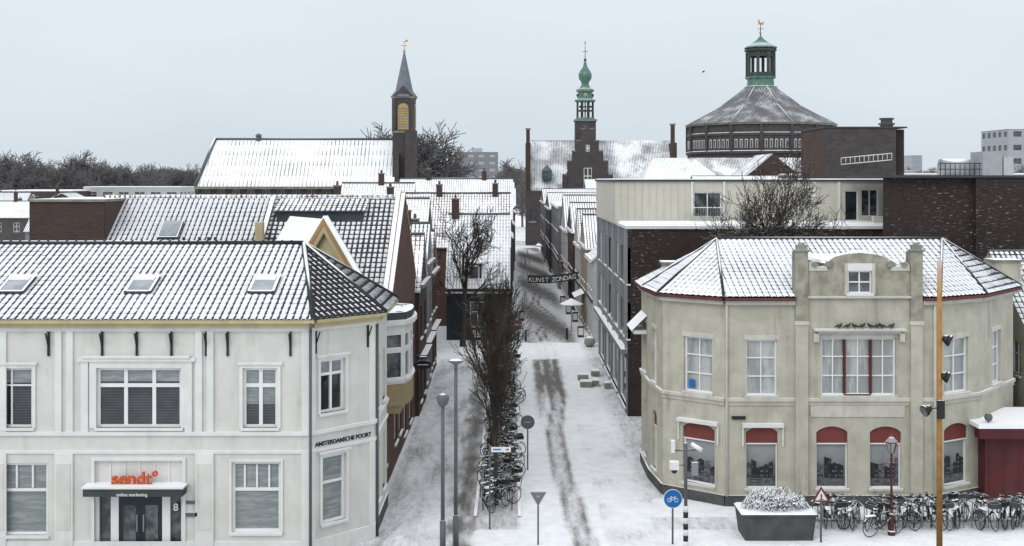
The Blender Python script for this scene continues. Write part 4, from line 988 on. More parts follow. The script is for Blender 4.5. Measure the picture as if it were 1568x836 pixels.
for i in range(8):
    a_ = 2 * math.pi * i / 8 + math.pi / 8; x, y = cx + 2.85 * math.cos(a_), cy + 2.85 * math.sin(a_)
    L0.box(x - .28, x + .28, y - .28, y + .28, La(118), La(80), 'copper_dark')
    b_ = a_ + 2 * math.pi / 8; x2, y2 = cx + 2.85 * math.cos(b_), cy + 2.85 * math.sin(b_)
    L0.obox((x, y, La(87)), (x2 - x, y2 - y, 0), (-math.cos((a_ + b_) / 2) * .3, -math.sin((a_ + b_) / 2) * .3, 0), (0, 0, La(79) - La(87)), 'copper_dark')
    L0.obox((x, y, La(118)), (x2 - x, y2 - y, 0), (-math.cos((a_ + b_) / 2) * .2, -math.sin((a_ + b_) / 2) * .2, 0), (0, 0, .9), 'copper_dark')
L0.lathe(cx, cy, [(La(79), 3.4), (La(76), 3.45), (La(74), 3.1)], 8, 'copper_dark', math.pi / 8)
L0.lathe(cx, cy, [(La(74), 3.6), (La(72), 3.4), (La(66), 1.8), (La(60), .7), (La(56), .3)], 8, 'copper', math.pi / 8)
ob['weathercock'].tube((cx, cy, La(57)), (cx, cy, La(36)), .12, .06, 'iron_black', 6); ob['weathercock'].ball((cx, cy, La(50)), .3, 'gold', 8); ob['weathercock'].tube((cx - .7, cy, La(44)), (cx + .7, cy, La(44)), .05, .05, 'iron_black', 5)
ob['weathercock'].prism([(-.6, La(38)), (-.1, La(37)), (.5, La(39)), (.8, La(32)), (.45, La(34)), (0, La(35)), (-.3, La(30)), (-.6, La(31)), (-.45, La(34))], (cx, cy, 0), (1, 0, 0), (0, -1, 0), .1, 'gold')
DD = 228
def wing(px0, px1, py_r, py_e, d, dep, m='tiles_heavy'):
    a, b = sx(px0, d), sx(px1, d)
    ob['wing_walls'].box(a + .3, b - .3, d + .3, d + dep, 0, sz(py_e, d), 'brick_far')
    roof(ob['wing_roofs'], [(a, d, sz(py_e, d)), (b, d, sz(py_e, d)), (b - 2.5, d + dep / 2, sz(py_r, d)), (a + 2.5, d + dep / 2, sz(py_r, d))], m)
    roof(ob['wing_roofs'], [(a, d, sz(py_e, d)), (a, d + dep, sz(py_e, d)), (a + 2.5, d + dep / 2, sz(py_r, d))], m); roof(ob['wing_roofs'], [(b, d, sz(py_e, d)), (b, d + dep, sz(py_e, d)), (b - 2.5, d + dep / 2, sz(py_r, d))], m)
wing(1040, 1275, 241, 272, DD, 8, 'slate_snow'); wing(984, 1080, 241, 275, 212, 10)
ax_, ay_ = sx(1068, 205), 208; N2 = 10
for i in range(N2):
    a0_ = 2 * math.pi * i / N2; a1_ = a0_ + 2 * math.pi / N2; r = 4.9
    roof(ob['wing_roofs'], [(ax_ + r * math.cos(a0_), ay_ + r * math.sin(a0_), sz(275, 205)), (ax_ + r * math.cos(a1_), ay_ + r * math.sin(a1_), sz(275, 205)), (ax_, ay_, sz(243, 205))], 'tiles_church')
ob['wing_walls'].lathe(ax_, ay_, [(0, 4.7), (sz(275, 205), 4.7)], N2, 'brick_far')
g0_ = sx(1184, 210); ob['gable'].prism([(-5.2, 0), (5.2, 0), (5.2, sz(272, 210)), (0, sz(236, 210)), (-5.2, sz(272, 210))], (g0_, 210, 0), (1, 0, 0), (0, -1, 0), .6, 'brick_brown')
for s in (-1, 1): roof(ob['wing_roofs'], [(g0_ + s * 5.4, 210.1, sz(274, 210)), (g0_ + s * 5.4, 226, sz(274, 210)), (g0_, 226, sz(235, 210)), (g0_, 210.1, sz(235, 210))], 'slate_snow')
ob.done()
house('town_house', 30, 62, 190, 202, sz(274, 190) - 1, 1.5, 'x', 'brick_far', 'tiles_heavy', floors=[]).done()
house('town_house', 12, 29, 186, 200, 9.0, 3.6, 'x', 'brick_far', 'tiles_heavy').done()

# =============================== trees ===============================
def tree_mesh(mb, base, h, r, seed, bark='bark', up_=.6, spread=.9, levels=4, crown=.28, dens=1., tw=.006, ns=(7, 5, 4, 3, 3), width=None, pct=.97):
    """tapered trunk + recursive limbs; normalised so the crown top is at h and the crown radius is width/2"""
    rn = random.Random(seed); base = V(base); segl = []
    def br(p, d, L, rad, lv):
        segs = 5 if lv == 0 else (4 if lv < 3 else 2); pts = [(p.copy(), rad)]
        for i in range(segs):
            j = .07 if lv == 0 else .22
            d = (d + V((rn.uniform(-j, j), rn.uniform(-j, j), rn.uniform(-j, j) + (.06 * up_ if lv else .03)))).normalized()
            q = p + d * (L / segs); r1 = max(tw, rad * (1 - .62 / segs * (1 if lv else 1.2)))
            if i == segs - 1: r1 = max(tw, r1 * .6)
            segl.append((p.copy(), q.copy(), rad, r1, ns[lv])); p = q; rad = r1; pts.append((p.copy(), rad))
        if lv >= levels: return
        nch = int((13, 7, 6, 5, 4)[lv] * dens)
        for k in range(nch):
            t = (crown + (1 - crown) * (k + rn.random()) / nch) if lv == 0 else .2 + .8 * (k + rn.random()) / nch
            x = t * segs; i0 = min(segs - 1, int(x)); fr = x - i0
            o = pts[i0][0].lerp(pts[i0 + 1][0], fr); rr = pts[i0][1] * (1 - fr) + pts[i0 + 1][1] * fr
            az = rn.uniform(0, 2 * math.pi) + k * 2.4; sd = V((math.cos(az), math.sin(az), 0))
            ax = (pts[i0 + 1][0] - pts[i0][0]).normalized(); sd = (sd - ax * sd.dot(ax)).normalized()
            nd = (ax * up_ + sd * spread).normalized()
            LL = L * ((.50 * (1.15 - .75 * abs(t - .45))) if lv == 0 else .55) * rn.uniform(.7, 1.15)
            br(o, nd, LL, max(tw, rr * .55), lv + 1)
    br(V((0, 0, 0)), V((0, 0, 1)), h, r, 0)
    zs = sorted(q.z for p, q, a, b, n in segl); zm = zs[int(len(zs) * .995)]; kz = h / zm
    rs = sorted(math.hypot(q.x, q.y) for p, q, a, b, n in segl); rm = rs[int(len(rs) * pct)]
    kx = (width / 2 / rm) if width else kz
    S = lambda v: V((base.x + v.x * kx, base.y + v.y * kx, base.z + v.z * kz))
    for p, q, a, b, n in segl: mb.tube(S(p), S(q), a, b, bark, n, False)
for i, (y, x, h) in enumerate([(45.2, -.62, 7.3), (49.5, -.68, 6.9), (54.2, -.70, 7.0), (59.5, -.58, 6.8), (65, -.68, 6.8), (71, -.55, 6.6), (78, -.7, 6.5)]):
    mb = MB(); tree_mesh(mb, (x, y, 0), h, .105, 40 + i, up_=1.1, spread=.6, levels=3, crown=.34, dens=1.0, tw=.012, width=2.9); mb.make('street_tree')
mb = MB(); tree_mesh(mb, (-3.7, 88, 0), 10.4, .24, 77, up_=.9, spread=.75, levels=4, crown=.28, dens=.95, tw=.016, width=6.8); mb.make('bare_tree')
mb = MB(); tree_mesh(mb, (sx(1185, 58), 58, 0), 13.9, .30, 93, up_=.85, spread=.85, levels=4, crown=.50, dens=1.15, tw=.012, width=6.2, pct=.93); mb.make('bare_tree')
vars_ = []
for k in range(4):
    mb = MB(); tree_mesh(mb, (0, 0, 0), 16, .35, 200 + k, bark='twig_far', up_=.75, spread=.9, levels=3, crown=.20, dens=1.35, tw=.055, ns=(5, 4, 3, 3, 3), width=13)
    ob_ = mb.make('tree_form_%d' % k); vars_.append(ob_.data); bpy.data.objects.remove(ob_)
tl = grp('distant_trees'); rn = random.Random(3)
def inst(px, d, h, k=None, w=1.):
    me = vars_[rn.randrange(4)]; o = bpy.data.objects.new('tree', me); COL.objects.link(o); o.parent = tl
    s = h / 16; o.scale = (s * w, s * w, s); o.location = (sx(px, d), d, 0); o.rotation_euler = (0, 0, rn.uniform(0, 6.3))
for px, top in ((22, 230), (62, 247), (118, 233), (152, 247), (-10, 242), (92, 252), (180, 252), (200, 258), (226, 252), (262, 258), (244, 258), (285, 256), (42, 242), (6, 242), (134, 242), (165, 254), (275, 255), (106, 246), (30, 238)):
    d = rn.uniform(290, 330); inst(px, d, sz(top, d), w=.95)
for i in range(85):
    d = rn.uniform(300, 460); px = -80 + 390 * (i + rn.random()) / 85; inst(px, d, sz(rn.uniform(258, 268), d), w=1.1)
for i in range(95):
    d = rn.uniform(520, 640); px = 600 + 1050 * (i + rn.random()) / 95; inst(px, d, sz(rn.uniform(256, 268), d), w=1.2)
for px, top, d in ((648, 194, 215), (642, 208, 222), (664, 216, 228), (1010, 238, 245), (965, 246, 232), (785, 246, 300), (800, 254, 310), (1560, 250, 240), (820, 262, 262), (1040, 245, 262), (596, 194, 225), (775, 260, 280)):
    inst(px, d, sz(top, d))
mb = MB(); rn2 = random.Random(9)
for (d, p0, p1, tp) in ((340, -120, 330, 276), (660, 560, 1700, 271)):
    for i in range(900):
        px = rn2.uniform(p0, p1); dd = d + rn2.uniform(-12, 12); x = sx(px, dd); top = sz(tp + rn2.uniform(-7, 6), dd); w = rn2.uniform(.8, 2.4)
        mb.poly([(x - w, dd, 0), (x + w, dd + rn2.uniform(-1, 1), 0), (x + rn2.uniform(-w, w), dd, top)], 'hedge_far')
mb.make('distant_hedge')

# =============================== bicycles ===============================
def bike_mesh(col, seed):
    mb = MB(); r = .34; bl = 'rubber'
    for x in (-.53, .53):
        mb.ring((x, 0, r), r - .02, .018, (0, 1, 0), bl, 20, 4); mb.tube((x, -.04, r), (x, .04, r), .03, .03, 'pole_light', 6)
        for k in range(7):
            a = math.pi * k / 7; mb.tube((x - math.cos(a) * (r - .03), 0, r - math.sin(a) * (r - .03)), (x + math.cos(a) * (r - .03), 0, r + math.sin(a) * (r - .03)), .003, .003, 'pole_light', 3, False)
        for k in range(8):
            a, b = R(20 + 17 * k), R(37 + 17 * k); q = r + .035
            mb.obox((x + math.cos(a) * q, -.03, r + math.sin(a) * q), (math.cos(b) * q - math.cos(a) * q, 0, math.sin(b) * q - math.sin(a) * q), (0, .06, 0), (0, 0, .008), col)
    bb = V((-.08, 0, .30)); st = V((-.24, 0, .80)); hd = V((.36, 0, .86)); hl = V((.40, 0, .68))
    for a, b, t in ((bb, st, .02), (st, hd, .018), (bb, hl, .02), (bb, V((-.53, 0, r)), .014), (V((-.2, 0, .7)), V((-.53, 0, r)), .012), (hd, V((.53, 0, r)), .016), (st, V((-.26, 0, .95)), .014), (hd, V((.33, 0, 1.02)), .014)):
        mb.tube(a, b, t, t, col, 6)
    mb.tube((-.40, 0, .98), (-.16, 0, .99), .08, .03, 'rubber', 8); mb.ball((-.36, 0, 1.0), .08, 'snow', 8, (1.2, 1, .4))
    for s in (-1, 1):
        mb.tube((.33, 0, 1.02), (.38, .14 * s, 1.08), .012, .012, 'pole_light', 5); mb.tube((.38, .14 * s, 1.08), (.18, .28 * s, 1.05), .012, .012, 'pole_light', 5); mb.tube((.24, .25 * s, 1.055), (.13, .30 * s, 1.045), .02, .02, 'rubber', 6)
        mb.tube((-.08, .05 * s, .30), (-.08 + .14 * s, .09 * s, .30 - .1 * s), .011, .011, 'pole_light', 5); mb.box(-.12 + .14 * s, -.04 + .14 * s, .09 * s - .05, .09 * s + .05, .19 - .1 * s + .1, .215 - .1 * s + .1, 'rubber')
    mb.box(-.78, -.36, -.07, .07, .74, .76, col); mb.box(-.76, -.38, -.05, .05, .76, .785, 'snow')
    for s in (-1, 1): mb.tube((-.70, .06 * s, .74), (-.53, .05 * s, r), .008, .008, col, 4)
    mb.ball((.48, 0, .80), .045, 'pole_light', 8); mb.tube((-.08, .05, .3), (-.53, .05, r), .02, .02, col, 5)
    mb.lathe(-.08, 0, [(-.01, .09), (.01, .09)], 12, 'pole_grey'); k = len(mb.v) - 24
    for i in range(k, len(mb.v)):
        v = mb.v[i]; mb.v[i] = (v[0], .06 + v[2], .30 + v[1])
    if seed % 3 == 0:
        for a in ((.42, .72, -.18, -.17), (.42, .72, .17, .18), (.42, .43, -.17, .17), (.71, .72, -.17, .17)): mb.box(a[0], a[1], a[2], a[3], .84, 1.02, col)
        mb.box(.43, .71, -.17, .17, .84, .90, 'snow')
    o = mb.make('bike_form'); me = o.data; bpy.data.objects.remove(o); return me
BK = [bike_mesh(c, i) for i, c in enumerate(('iron_black', 'pole_grey', 'navy_door', 'iron_black', 'sign_grey', 'iron_black', 'dark_panel', 'green_frame'))]
def bike(x, y, ang, lean=0):
    o = bpy.data.objects.new('bicycle', random.choice(BK)); COL.objects.link(o); o.location = (x, y, .02); o.rotation_euler = (R(lean), 0, R(ang))
y = 44.6
while y < 79:
    if random.random() < .86: bike(-.52 + random.uniform(-.22, .22), y + random.uniform(-.15, .15), random.choice((48, 228, 55, 130)) + random.uniform(-18, 18), random.uniform(-9, 9))
    if random.random() < .30: bike(-.25 + random.uniform(-.2, .2), y + .4, random.choice((20, 200)) + random.uniform(-25, 25), random.uniform(-7, 7))
    y += .66 if y < 60 else .85
for i in range(28):
    px = 1262 + i * 11.8
    if random.random() < .9: bike(sx(px, 42.4), 42.4 + random.uniform(-.25, .25), random.choice((90, 270)) + random.uniform(-42, 42), random.uniform(-12, 12))
bike(sx(1352, 41.2), 41.2, 20, 4)
ob = Obj('bike_rack')
for i in range(26):
    x = sx(1258 + i * 12.6, 42.4); m = ob['hoops']
    m.tube((x, 42.9, 0), (x, 42.9, .75), .018, .018, 'pole_light', 6); m.tube((x, 42.9, .75), (x, 42.2, .75), .018, .018, 'pole_light', 6); m.tube((x, 42.2, .75), (x, 42.2, 0), .018, .018, 'pole_light', 6)
ob['rail'].tube((sx(1250, 42.4), 42.9, .06), (sx(1590, 42.4), 42.9, .06), .025, .025, 'pole_light', 6); ob.done()
ob = Obj('bike_rack'); y = 44.4
while y < 79:
    for q in (-1.1, 0.0): ob['hoops'].tube((q, y, 0), (q, y, .9), .02, .02, 'iron_black', 6); ob['hoops'].ring((q, y, 1.05), .14, .018, (0, 1, 0), 'iron_black', 12, 4)
    ob['hoops'].tube((-1.1, y, .8), (0, y, .8), .016, .016, 'iron_black', 6)
    y += 2.6
ob.done()

# =============================== street furniture ===============================
def lamp(px, d, top, kind):
    ob = Obj('street_lamp'); x = sx(px, d); z = sz(top, d)
    ob['pole'].tube((x, d, 0), (x, d, 1.2), .10, .10, 'pole_grey', 12); ob['pole'].tube((x, d, 1.2), (x, d, z - .2), .07, .055, 'pole_grey', 12)
    if kind == 0: ob['head'].lathe(x, d, [(z - .32, .07), (z - .22, .17), (z - .1, .2), (z, .21), (z + .03, .2), (z + .1, .1), (z + .12, .02)], 16, 'pole_grey', sm=True)
    else:
        ob['head'].lathe(x, d, [(z - .12, .05), (z - .05, .20), (z, .26), (z + .03, .25), (z + .07, .1)], 16, 'sign_grey', sm=True, sc=(1, .7)); ob['head'].tube((x, d, z - .3), (x, d, z - .05), .06, .05, 'pole_grey', 8)
    ob.done()
lamp(678, 39, 608, 0); lamp(698, 39.6, 553, 1)
ob = Obj('floodlight_mast'); d = 38.0; x = sx(1438.5, d)
ob['mast'].tube((x, d, 0), (x, d, sz(398, d)), .10, .075, 'ochre_wood', 14)
def flood(px, py, tilt, s):
    z = sz(py, d); xx = sx(px, d)
    ob['brackets'].tube((x, d, z + .05), (xx, d - .05, z + .05), .025, .025, 'iron_black', 6)
    c = V((xx, d - .05, z)); dr = V((s, -.35, tilt)).normalized(); b = ob['lights']
    b.tube(c - dr * .16, c + dr * .02, .09, .17, 'iron_black', 14); b.tube(c + dr * .02, c + dr * .12, .18, .19, 'iron_black', 14); b.tube(c + dr * .121, c + dr * .125, .165, .165, 'glass_mid', 14)
flood(1450, 520, -.35, .7); flood(1447, 576, -.3, .8); flood(1418, 627, -.45, -1.)
ob['junction_box'].box(x - .12, x + .12, d - .16, d - .08, sz(640, d), sz(612, d), 'iron_black'); ob.done()
ob = Obj('lantern_post'); d = 41.3; x = sx(1365, d); z = sz(672, d)
ob['post'].lathe(x, d, [(0, .13), (.15, .13), (.18, .09), (.7, .08), (.75, .1), (.8, .05), (z - .75, .035), (z - .72, .07), (z - .66, .03), (z - .5, .05)], 12, 'dark_red', sm=False)
ob['post'].tube((x - .18, d, z - .85), (x + .18, d, z - .85), .015, .015, 'dark_red', 6)
ob['lantern'].lathe(x, d, [(z - .5, .09), (z - .12, .19)], 6, 'glass_curtain'); ob['lantern_roof'].lathe(x, d, [(z - .12, .23), (z - .09, .23), (z + .04, .1), (z + .08, .05), (z + .14, .02)], 6, 'dark_red')
for k in range(6):
    a = math.pi * k / 3; ob['lantern_frame'].tube((x + .09 * math.cos(a), d + .09 * math.sin(a), z - .5), (x + .195 * math.cos(a), d + .195 * math.sin(a), z - .12), .012, .012, 'dark_red', 4)
ob.done()
def pole(ob, x, y, z, r=.035, m='pole_grey'): ob['pole'].tube((x, y, 0), (x, y, z), r, r, m, 10)
def disc(mb, x, y, z, r, m, y0=0, th=.02, n=28): mb.tube((x, y + y0, z), (x, y + y0 - th, z), r, r, m, n, True, False)
ob = Obj('bicycle_sign'); d = 40.3; x = sx(1030, d); z = sz(763, d); pole(ob, x, d, z + .25)
disc(ob['face'], x, d - .04, z, .325, 'frame_white'); disc(ob['face'], x, d - .062, z, .305, 'blue_sign', 0, .004)
gy = d - .07; gm = ob['pictogram']
for s in (-1, 1): gm.ring((x + s * .115, gy, z - .045), .065, .010, (0, 1, 0), 'frame_white', 18, 4)
for a, b in (((-.115, -.045), (-.05, .045)), ((-.05, .045), (.07, .045)), ((-.02, -.045), (.07, .045)), ((.115, -.045), (.06, .08)), ((-.02, -.045), (-.06, .07)), ((-.09, .075), (-.03, .075)), ((.06, .085), (.10, .085)), ((-.115, -.045), (-.02, -.045))):
    gm.tube((x + a[0], gy, z + a[1]), (x + b[0], gy, z + b[1]), .009, .009, 'frame_white', 5)
ob.done()
ob = Obj('camera_pole'); d = 40.0; x = sx(1050, d)
for k in range(7): ob['striped_base'].tube((x, d, k * .2), (x, d, k * .2 + .2), .085, .085, 'iron_black' if k % 2 else 'frame_white', 12)
ob['pole'].tube((x, d, 1.4), (x, d, sz(678, d)), .06, .055, 'pole_grey', 12)
zc_ = sz(690, d); ob['arm'].tube((x - .45, d, zc_), (x + .55, d, zc_ + .04), .03, .03, 'pole_grey', 8)
ob['cameras'].tube((x + .18, d - .1, zc_ + .25), (x + .5, d - .3, zc_ + .08), .07, .08, 'frame_white', 10); ob['cameras'].box(x - .55, x - .25, d - .18, d + .1, sz(718, d), sz(706, d), 'frame_white')
ob['cameras'].ball((x - .4, d - .05, sz(720, d)), .11, 'glass', 10); ob['cameras'].box(x - .5, x - .38, d - .1, d + .1, zc_ - .05, zc_ + .35, 'frame_white'); ob['arm'].tube((x, d, sz(712, d)), (x - .4, d, sz(712, d)), .025, .025, 'pole_grey', 6)
ob['cameras'].box(x + .2, x + .42, d - .05, d + .06, sz(728, d), sz(708, d), 'pole_light')
ob.done()
def tri(mb, x, y, z, r, m, inv=False, th=.02, n=1):
    a0 = -90 if inv else 90
    p = [(r * math.cos(R(a0 + 120 * k)), z + r * math.sin(R(a0 + 120 * k))) for k in range(3)]
    mb.prism(p, (x, y, 0), (1, 0, 0), (0, -1, 0), th, m)
ob = Obj('warning_sign'); d = 40.5; x = sx(1257, d); z = sz(760, d); pole(ob, x, d, z)
tri(ob['face'], x, d - .05, z, .36, 'red_paint'); tri(ob['face'], x, d - .056, z, .24, 'frame_white', th=.005)
ob['pictogram'].box(x - .02, x + .02, d - .066, d - .06, z - .06, z + .1, 'iron_black'); ob['pictogram'].box(x - .07, x + .07, d - .066, d - .061, z - .1, z - .07, 'iron_black'); ob.done()
ob = Obj('yield_sign'); d = 40.2; x = sx(824, d); z = sz(760, d); pole(ob, x, d, z + .1, .03)
tri(ob['back'], x, d - .04, z, .34, 'pole_light', True); tri(ob['back'], x, d - .048, z, .29, 'sign_grey', True, .006); ob['clamp'].box(x - .06, x + .06, d - .07, d - .05, z - .02, z + .03, 'pole_light'); ob.done()
ob = Obj('round_traffic_sign'); d = 50.6; x = sx(808, d); z = sz(646, d); pole(ob, x, d, z + .2, .032)
disc(ob['back'], x, d - .04, z, .30, 'sign_grey'); disc(ob['back'], x, d - .061, z, .26, 'pole_grey', 0, .004); ob['clamp'].box(x - .15, x + .15, d - .085, d - .066, z - .02, z + .02, 'pole_light'); ob.done()
ob = Obj('street_direction_sign'); d = 42.0; x = sx(750, d); z = sz(688, d); pole(ob, x, d, z + .12, .03)
ob['plate'].box(x + .05, x + .75, d - .05, d - .03, z - .09, z + .09, 'frame_white'); ob['plate'].box(x + .12, x + .4, d - .055, d - .052, z - .02, z + .03, 'blue_sign'); ob['plate'].box(x + .58, x + .68, d - .055, d - .052, z - .02, z + .03, 'red_paint'); ob.done()
ob = Obj('no_entry_sign'); d = 88; x = sx(795, d) - .1; z = sz(497, d); pole(ob, x, d, z, .03); disc(ob['face'], x, d - .04, z, .33, 'red_paint'); ob['face'].box(x - .22, x + .22, d - .07, d - .062, z - .05, z + .05, 'frame_white'); ob.done()
ob = Obj('blue_round_sign'); d = 86; x = sx(926, d) - .15; z = sz(484, d); pole(ob, x, d, z, .03); disc(ob['face'], x, d - .04, z + .3, .33, 'blue_sign'); ob['face'].box(x - .3, x + .3, d - .06, d - .03, z - .55, z - .1, 'blue_sign'); ob.done()
ob = Obj('shop_flag'); d = 128; x = sx(864, d); ob['pole'].tube((x + .9, d, 3.2), (x, d, 3.6), .03, .03, 'pole_light', 6); ob['cloth'].box(x - .3, x + .35, d, d + .04, 2.4, 3.6, 'red_paint'); ob.done()
ob = Obj('street_banner'); d = 106; xa, xb = sx(808, d), sx(886, d); n = 12; zt, zb = sz(421, d), sz(433, d)
fb = Fc((xa, d), (xb, d))
sg = lambda t: .35 * t - .18 * (1 - (2 * t - 1) ** 2); yy = lambda t: .12 * math.sin(t * 11)
for k in range(n):
    a, b = k / n, (k + 1) / n
    ob['cloth'].poly([(xa + (xb - xa) * a, d + yy(a), zb + sg(a)), (xa + (xb - xa) * b, d + yy(b), zb + sg(b)), (xa + (xb - xa) * b, d + yy(b), zt + sg(b)), (xa + (xb - xa) * a, d + yy(a), zt + sg(a))], 'dark_panel', None, True)
ob['ropes'].tube((-.25, d, zt + .8), (xa, d, zt), .02, .02, 'iron_black', 4); ob['ropes'].tube((xb, d, zt + .3), (6.05, d, zt + .9), .02, .02, 'iron_black', 4)
for k, ch in enumerate('KUNSTZONDAG'):
    t = (k + .7 + (.6 if k > 4 else 0)) / 12.4; ob.x.append(text(ch, fb, fb.L * t, zb + sg(t) + .14, .2, .55, 'frame_white', .004, .006, 'banner_letter'))
ob.done()
for (px, d) in ((868, 92), (793, 90), (805, 91)):
    b = MB(); x = sx(px, d); b.lathe(x, d, [(0, .09), (.8, .08), (.82, .1), (.9, .05)], 10, 'iron_black'); b.make('bollard')
for (px, py, r) in ((903, 531, .42),):
    d = 1800 * 12.5 / (py - 275); b = MB(); b.ball((sx(px, d), d, r * .9), r, 'stone_ball', 20); b.lathe(sx(px, d), d, [(0, .22), (.08, .2)], 12, 'weather_stone'); b.make('stone_ball')
for (px, py, s) in ((893, 583, 1), (912, 577, .8), (898, 594, 1.1), (912, 592, .7), (931, 596, .6)):
    d = 1800 * 12.5 / (py - 275); x = sx(px, d); b = MB(); q = .32 * s
    b.box(x - q, x + q, d, d + .6, 0, .36, 'weather_stone'); b.box(x - q + .02, x + q - .02, d + .02, d + .58, .36, .42, 'snow'); b.make('stone_block')
ob = Obj('bench'); ob['seat'].box(-3.0, -2.2, 90.2, 90.6, .4, .46, 'white_trim'); ob['legs'].box(-2.95, -2.85, 90.2, 90.6, 0, .4, 'iron_black'); ob['legs'].box(-2.35, -2.25, 90.2, 90.6, 0, .4, 'iron_black'); ob['backrest'].box(-3.0, -2.2, 90.6, 90.65, .5, .9, 'white_trim'); ob.done()
ob = Obj('hanging_street_light'); ob['cable'].tube((-.1, 101, 7.2), (6.1, 101, 7.0), .02, .02, 'iron_black', 4); ob['head'].lathe(2.3, 101, [(6.75, .3), (6.85, .3), (7.0, .1), (7.1, .03)], 12, 'pole_light'); ob.done()
ob = Obj('market_parasol'); d = 97; x = 4.9; ob['pole'].tube((x, d, 0), (x, d, 2.7), .04, .04, 'pole_light', 8); ob['canopy'].lathe(x, d, [(2.2, 1.0), (2.25, 1.0), (2.7, .05)], 8, 'snow'); ob.done()
for x, y in ((5.2, 93), (5.3, 103), (5.0, 109), (.6, 104), (4.8, 117)):
    b = MB(); b.obox((x, y, 0), (.5, 0, 0), (0, .06, 0), (0, .18, .9), 'dark_panel'); b.obox((x, y + .42, 0), (.5, 0, 0), (0, .06, 0), (0, -.18, .9), 'dark_panel'); b.box(x + .06, x + .44, y + .03, y + .04, .2, .75, 'frame_white'); b.make('pavement_sign_board')

# planter + snowy shrub
ob = Obj('planter'); d = 40.6; xa, xb = sx(1137, d), sx(1250, d)
k = ob['tub']; a, b = xa, xb
pts_b = [(a + .1, d + .06), (b - .1, d + .06), (b - .1, d + 1.3), (a + .1, d + 1.3)]; pts_t = [(a, d), (b, d), (b, d + 1.4), (a, d + 1.4)]
vb = [V((x, y, 0)) for x, y in pts_b]; vt = [V((x, y, .85)) for x, y in pts_t]
for i in range(4): j = (i + 1) % 4; k.poly([vb[i], vb[j], vt[j], vt[i]], 'plinth_grey')
k.box(a - .04, b + .04, d - .04, d + 1.44, .85, .93, 'plinth_grey'); k.box(a + .02, b - .02, d + .02, d + 1.38, .93, .98, 'snow'); ob.done()
mb = MB(); rn = random.Random(4); cx_, cy_ = (a + b) / 2, d + .7
for i in range(70):
    an = rn.uniform(0, 6.28); rr = rn.uniform(.0, 1.1); p0 = V((cx_ + rr * math.cos(an) * .7, cy_ + rr * .4 * math.sin(an), .9)); dr = V((math.cos(an) * rr * .5, math.sin(an) * .4 * rr, 1)).normalized()
    L = rn.uniform(.35, .8); mb.tube(p0, p0 + dr * L, .012, .005, 'bark', 4, False)
for i in range(4200):
    u = rn.uniform(-1, 1); v = rn.uniform(-1, 1)
    if u * u + v * v > 1: continue
    cl = noise.noise(V((u * 4, v * 4, 1)))
    hmax = .78 * math.sqrt(1 - u * u) * (1 - .4 * v * v) * (.8 + .5 * cl)
    w = rn.random() ** .5
    p = V((cx_ + u * 1.2, cy_ + v * .64, .93 + hmax * w)); s = rn.uniform(.02, .055)
    n = V((rn.uniform(-1, 1), rn.uniform(-1, 1), rn.uniform(-.2, 1.2))).normalized(); t = n.orthogonal().normalized(); bt = n.cross(t)
    mb.poly([p - t * s, p - bt * s * .5, p + t * s, p + bt * s * .5], 'snow' if rn.random() < .62 * w + .1 + cl * .4 else 'leaf_dark')
mb.make('snowy_shrub')

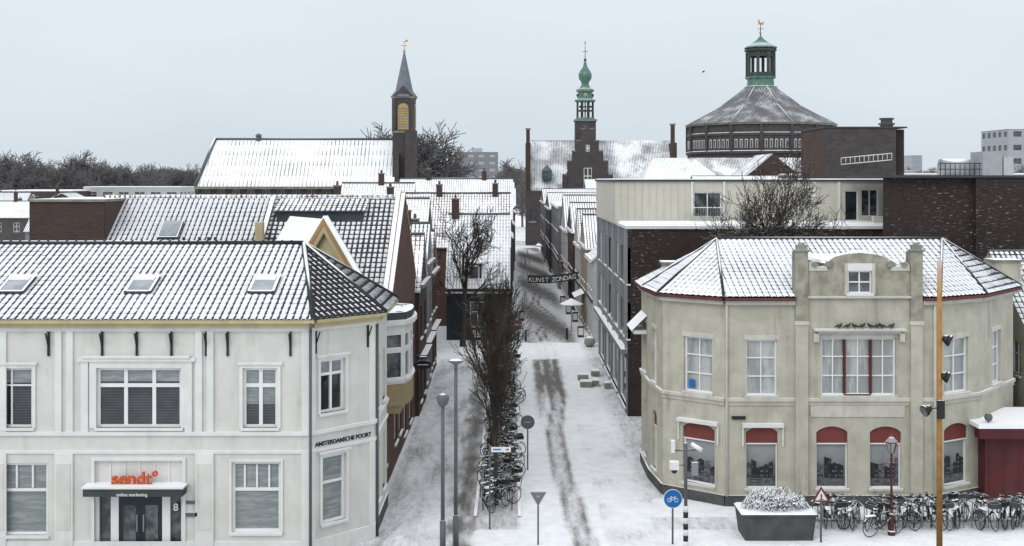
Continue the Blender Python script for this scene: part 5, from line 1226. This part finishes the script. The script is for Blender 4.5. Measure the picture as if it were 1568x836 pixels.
# =============================== light, world, camera ===============================
el, az = 38, 215
w = bpy.data.worlds.new('World'); scene.world = w; w.use_nodes = True; nt = w.node_tree
bg = nt.nodes['Background']; sky = nt.nodes.new('ShaderNodeTexSky'); sky.sky_type = 'NISHITA'; sky.sun_disc = False; sky.sun_elevation = R(el); sky.sun_rotation = R(az); sky.dust_density = 4
hs = nt.nodes.new('ShaderNodeHueSaturation'); hs.inputs['Saturation'].default_value = .3; nt.links.new(sky.outputs[0], hs.inputs['Color'])
tc = nt.nodes.new('ShaderNodeTexCoord'); sp = nt.nodes.new('ShaderNodeSeparateXYZ'); nt.links.new(tc.outputs['Generated'], sp.inputs[0])
cr = nt.nodes.new('ShaderNodeValToRGB'); nt.links.new(sp.outputs[2], cr.inputs[0])
cr.color_ramp.elements[0].position = 0; cr.color_ramp.elements[0].color = (.575, .64, .695, 1); cr.color_ramp.elements[1].position = .85; cr.color_ramp.elements[1].color = (1.12, 1.14, 1.16, 1)
e = cr.color_ramp.elements.new(.16); e.color = (.63, .69, .74, 1)
nz = nt.nodes.new('ShaderNodeTexNoise'); mp = nt.nodes.new('ShaderNodeMapping'); mp.inputs['Scale'].default_value = (1, 1, 3.5); nt.links.new(tc.outputs['Generated'], mp.inputs[0]); nt.links.new(mp.outputs[0], nz.inputs['Vector']); nz.inputs['Scale'].default_value = 2.2; nz.inputs['Detail'].default_value = 4
mr = nt.nodes.new('ShaderNodeMapRange'); nt.links.new(nz.outputs[0], mr.inputs[0]); mr.inputs[1].default_value = .3; mr.inputs[2].default_value = .7; mr.inputs[3].default_value = 9.5; mr.inputs[4].default_value = 10.5
vm = nt.nodes.new('ShaderNodeVectorMath'); vm.operation = 'SCALE'; nt.links.new(cr.outputs[0], vm.inputs[0]); nt.links.new(mr.outputs[0], vm.inputs['Scale'])
mx = nt.nodes.new('ShaderNodeMix'); mx.data_type = 'RGBA'; mx.inputs[0].default_value = .92; nt.links.new(hs.outputs[0], mx.inputs[6]); nt.links.new(vm.outputs[0], mx.inputs[7])
nt.links.new(mx.outputs[2], bg.inputs[0]); bg.inputs[1].default_value = .125
sl_ = bpy.data.lights.new('sun', 'SUN'); sl_.energy = .75; sl_.angle = R(25); sl_.color = (1, .98, .95)
so = bpy.data.objects.new('sun', sl_); COL.objects.link(so)
dirv = V((-math.sin(R(35)) * math.cos(R(el)), -math.cos(R(35)) * math.cos(R(el)), math.sin(R(el))))
so.rotation_euler = (-dirv).to_track_quat('-Z', 'Y').to_euler(); so.location = (0, 0, 60)
cd = bpy.data.cameras.new('camera'); cam = bpy.data.objects.new('camera', cd); COL.objects.link(cam)
cam.location = (0, 0, H); cam.rotation_euler = (R(90), 0, 0); cd.sensor_width = 36; cd.lens = 36 * F / 1568; cd.shift_y = -143 / 1568; cd.clip_end = 8000; cd.clip_start = .5
scene.camera = cam
scene.view_settings.view_transform = 'Standard'; scene.view_settings.look = 'None'; scene.view_settings.exposure = 0
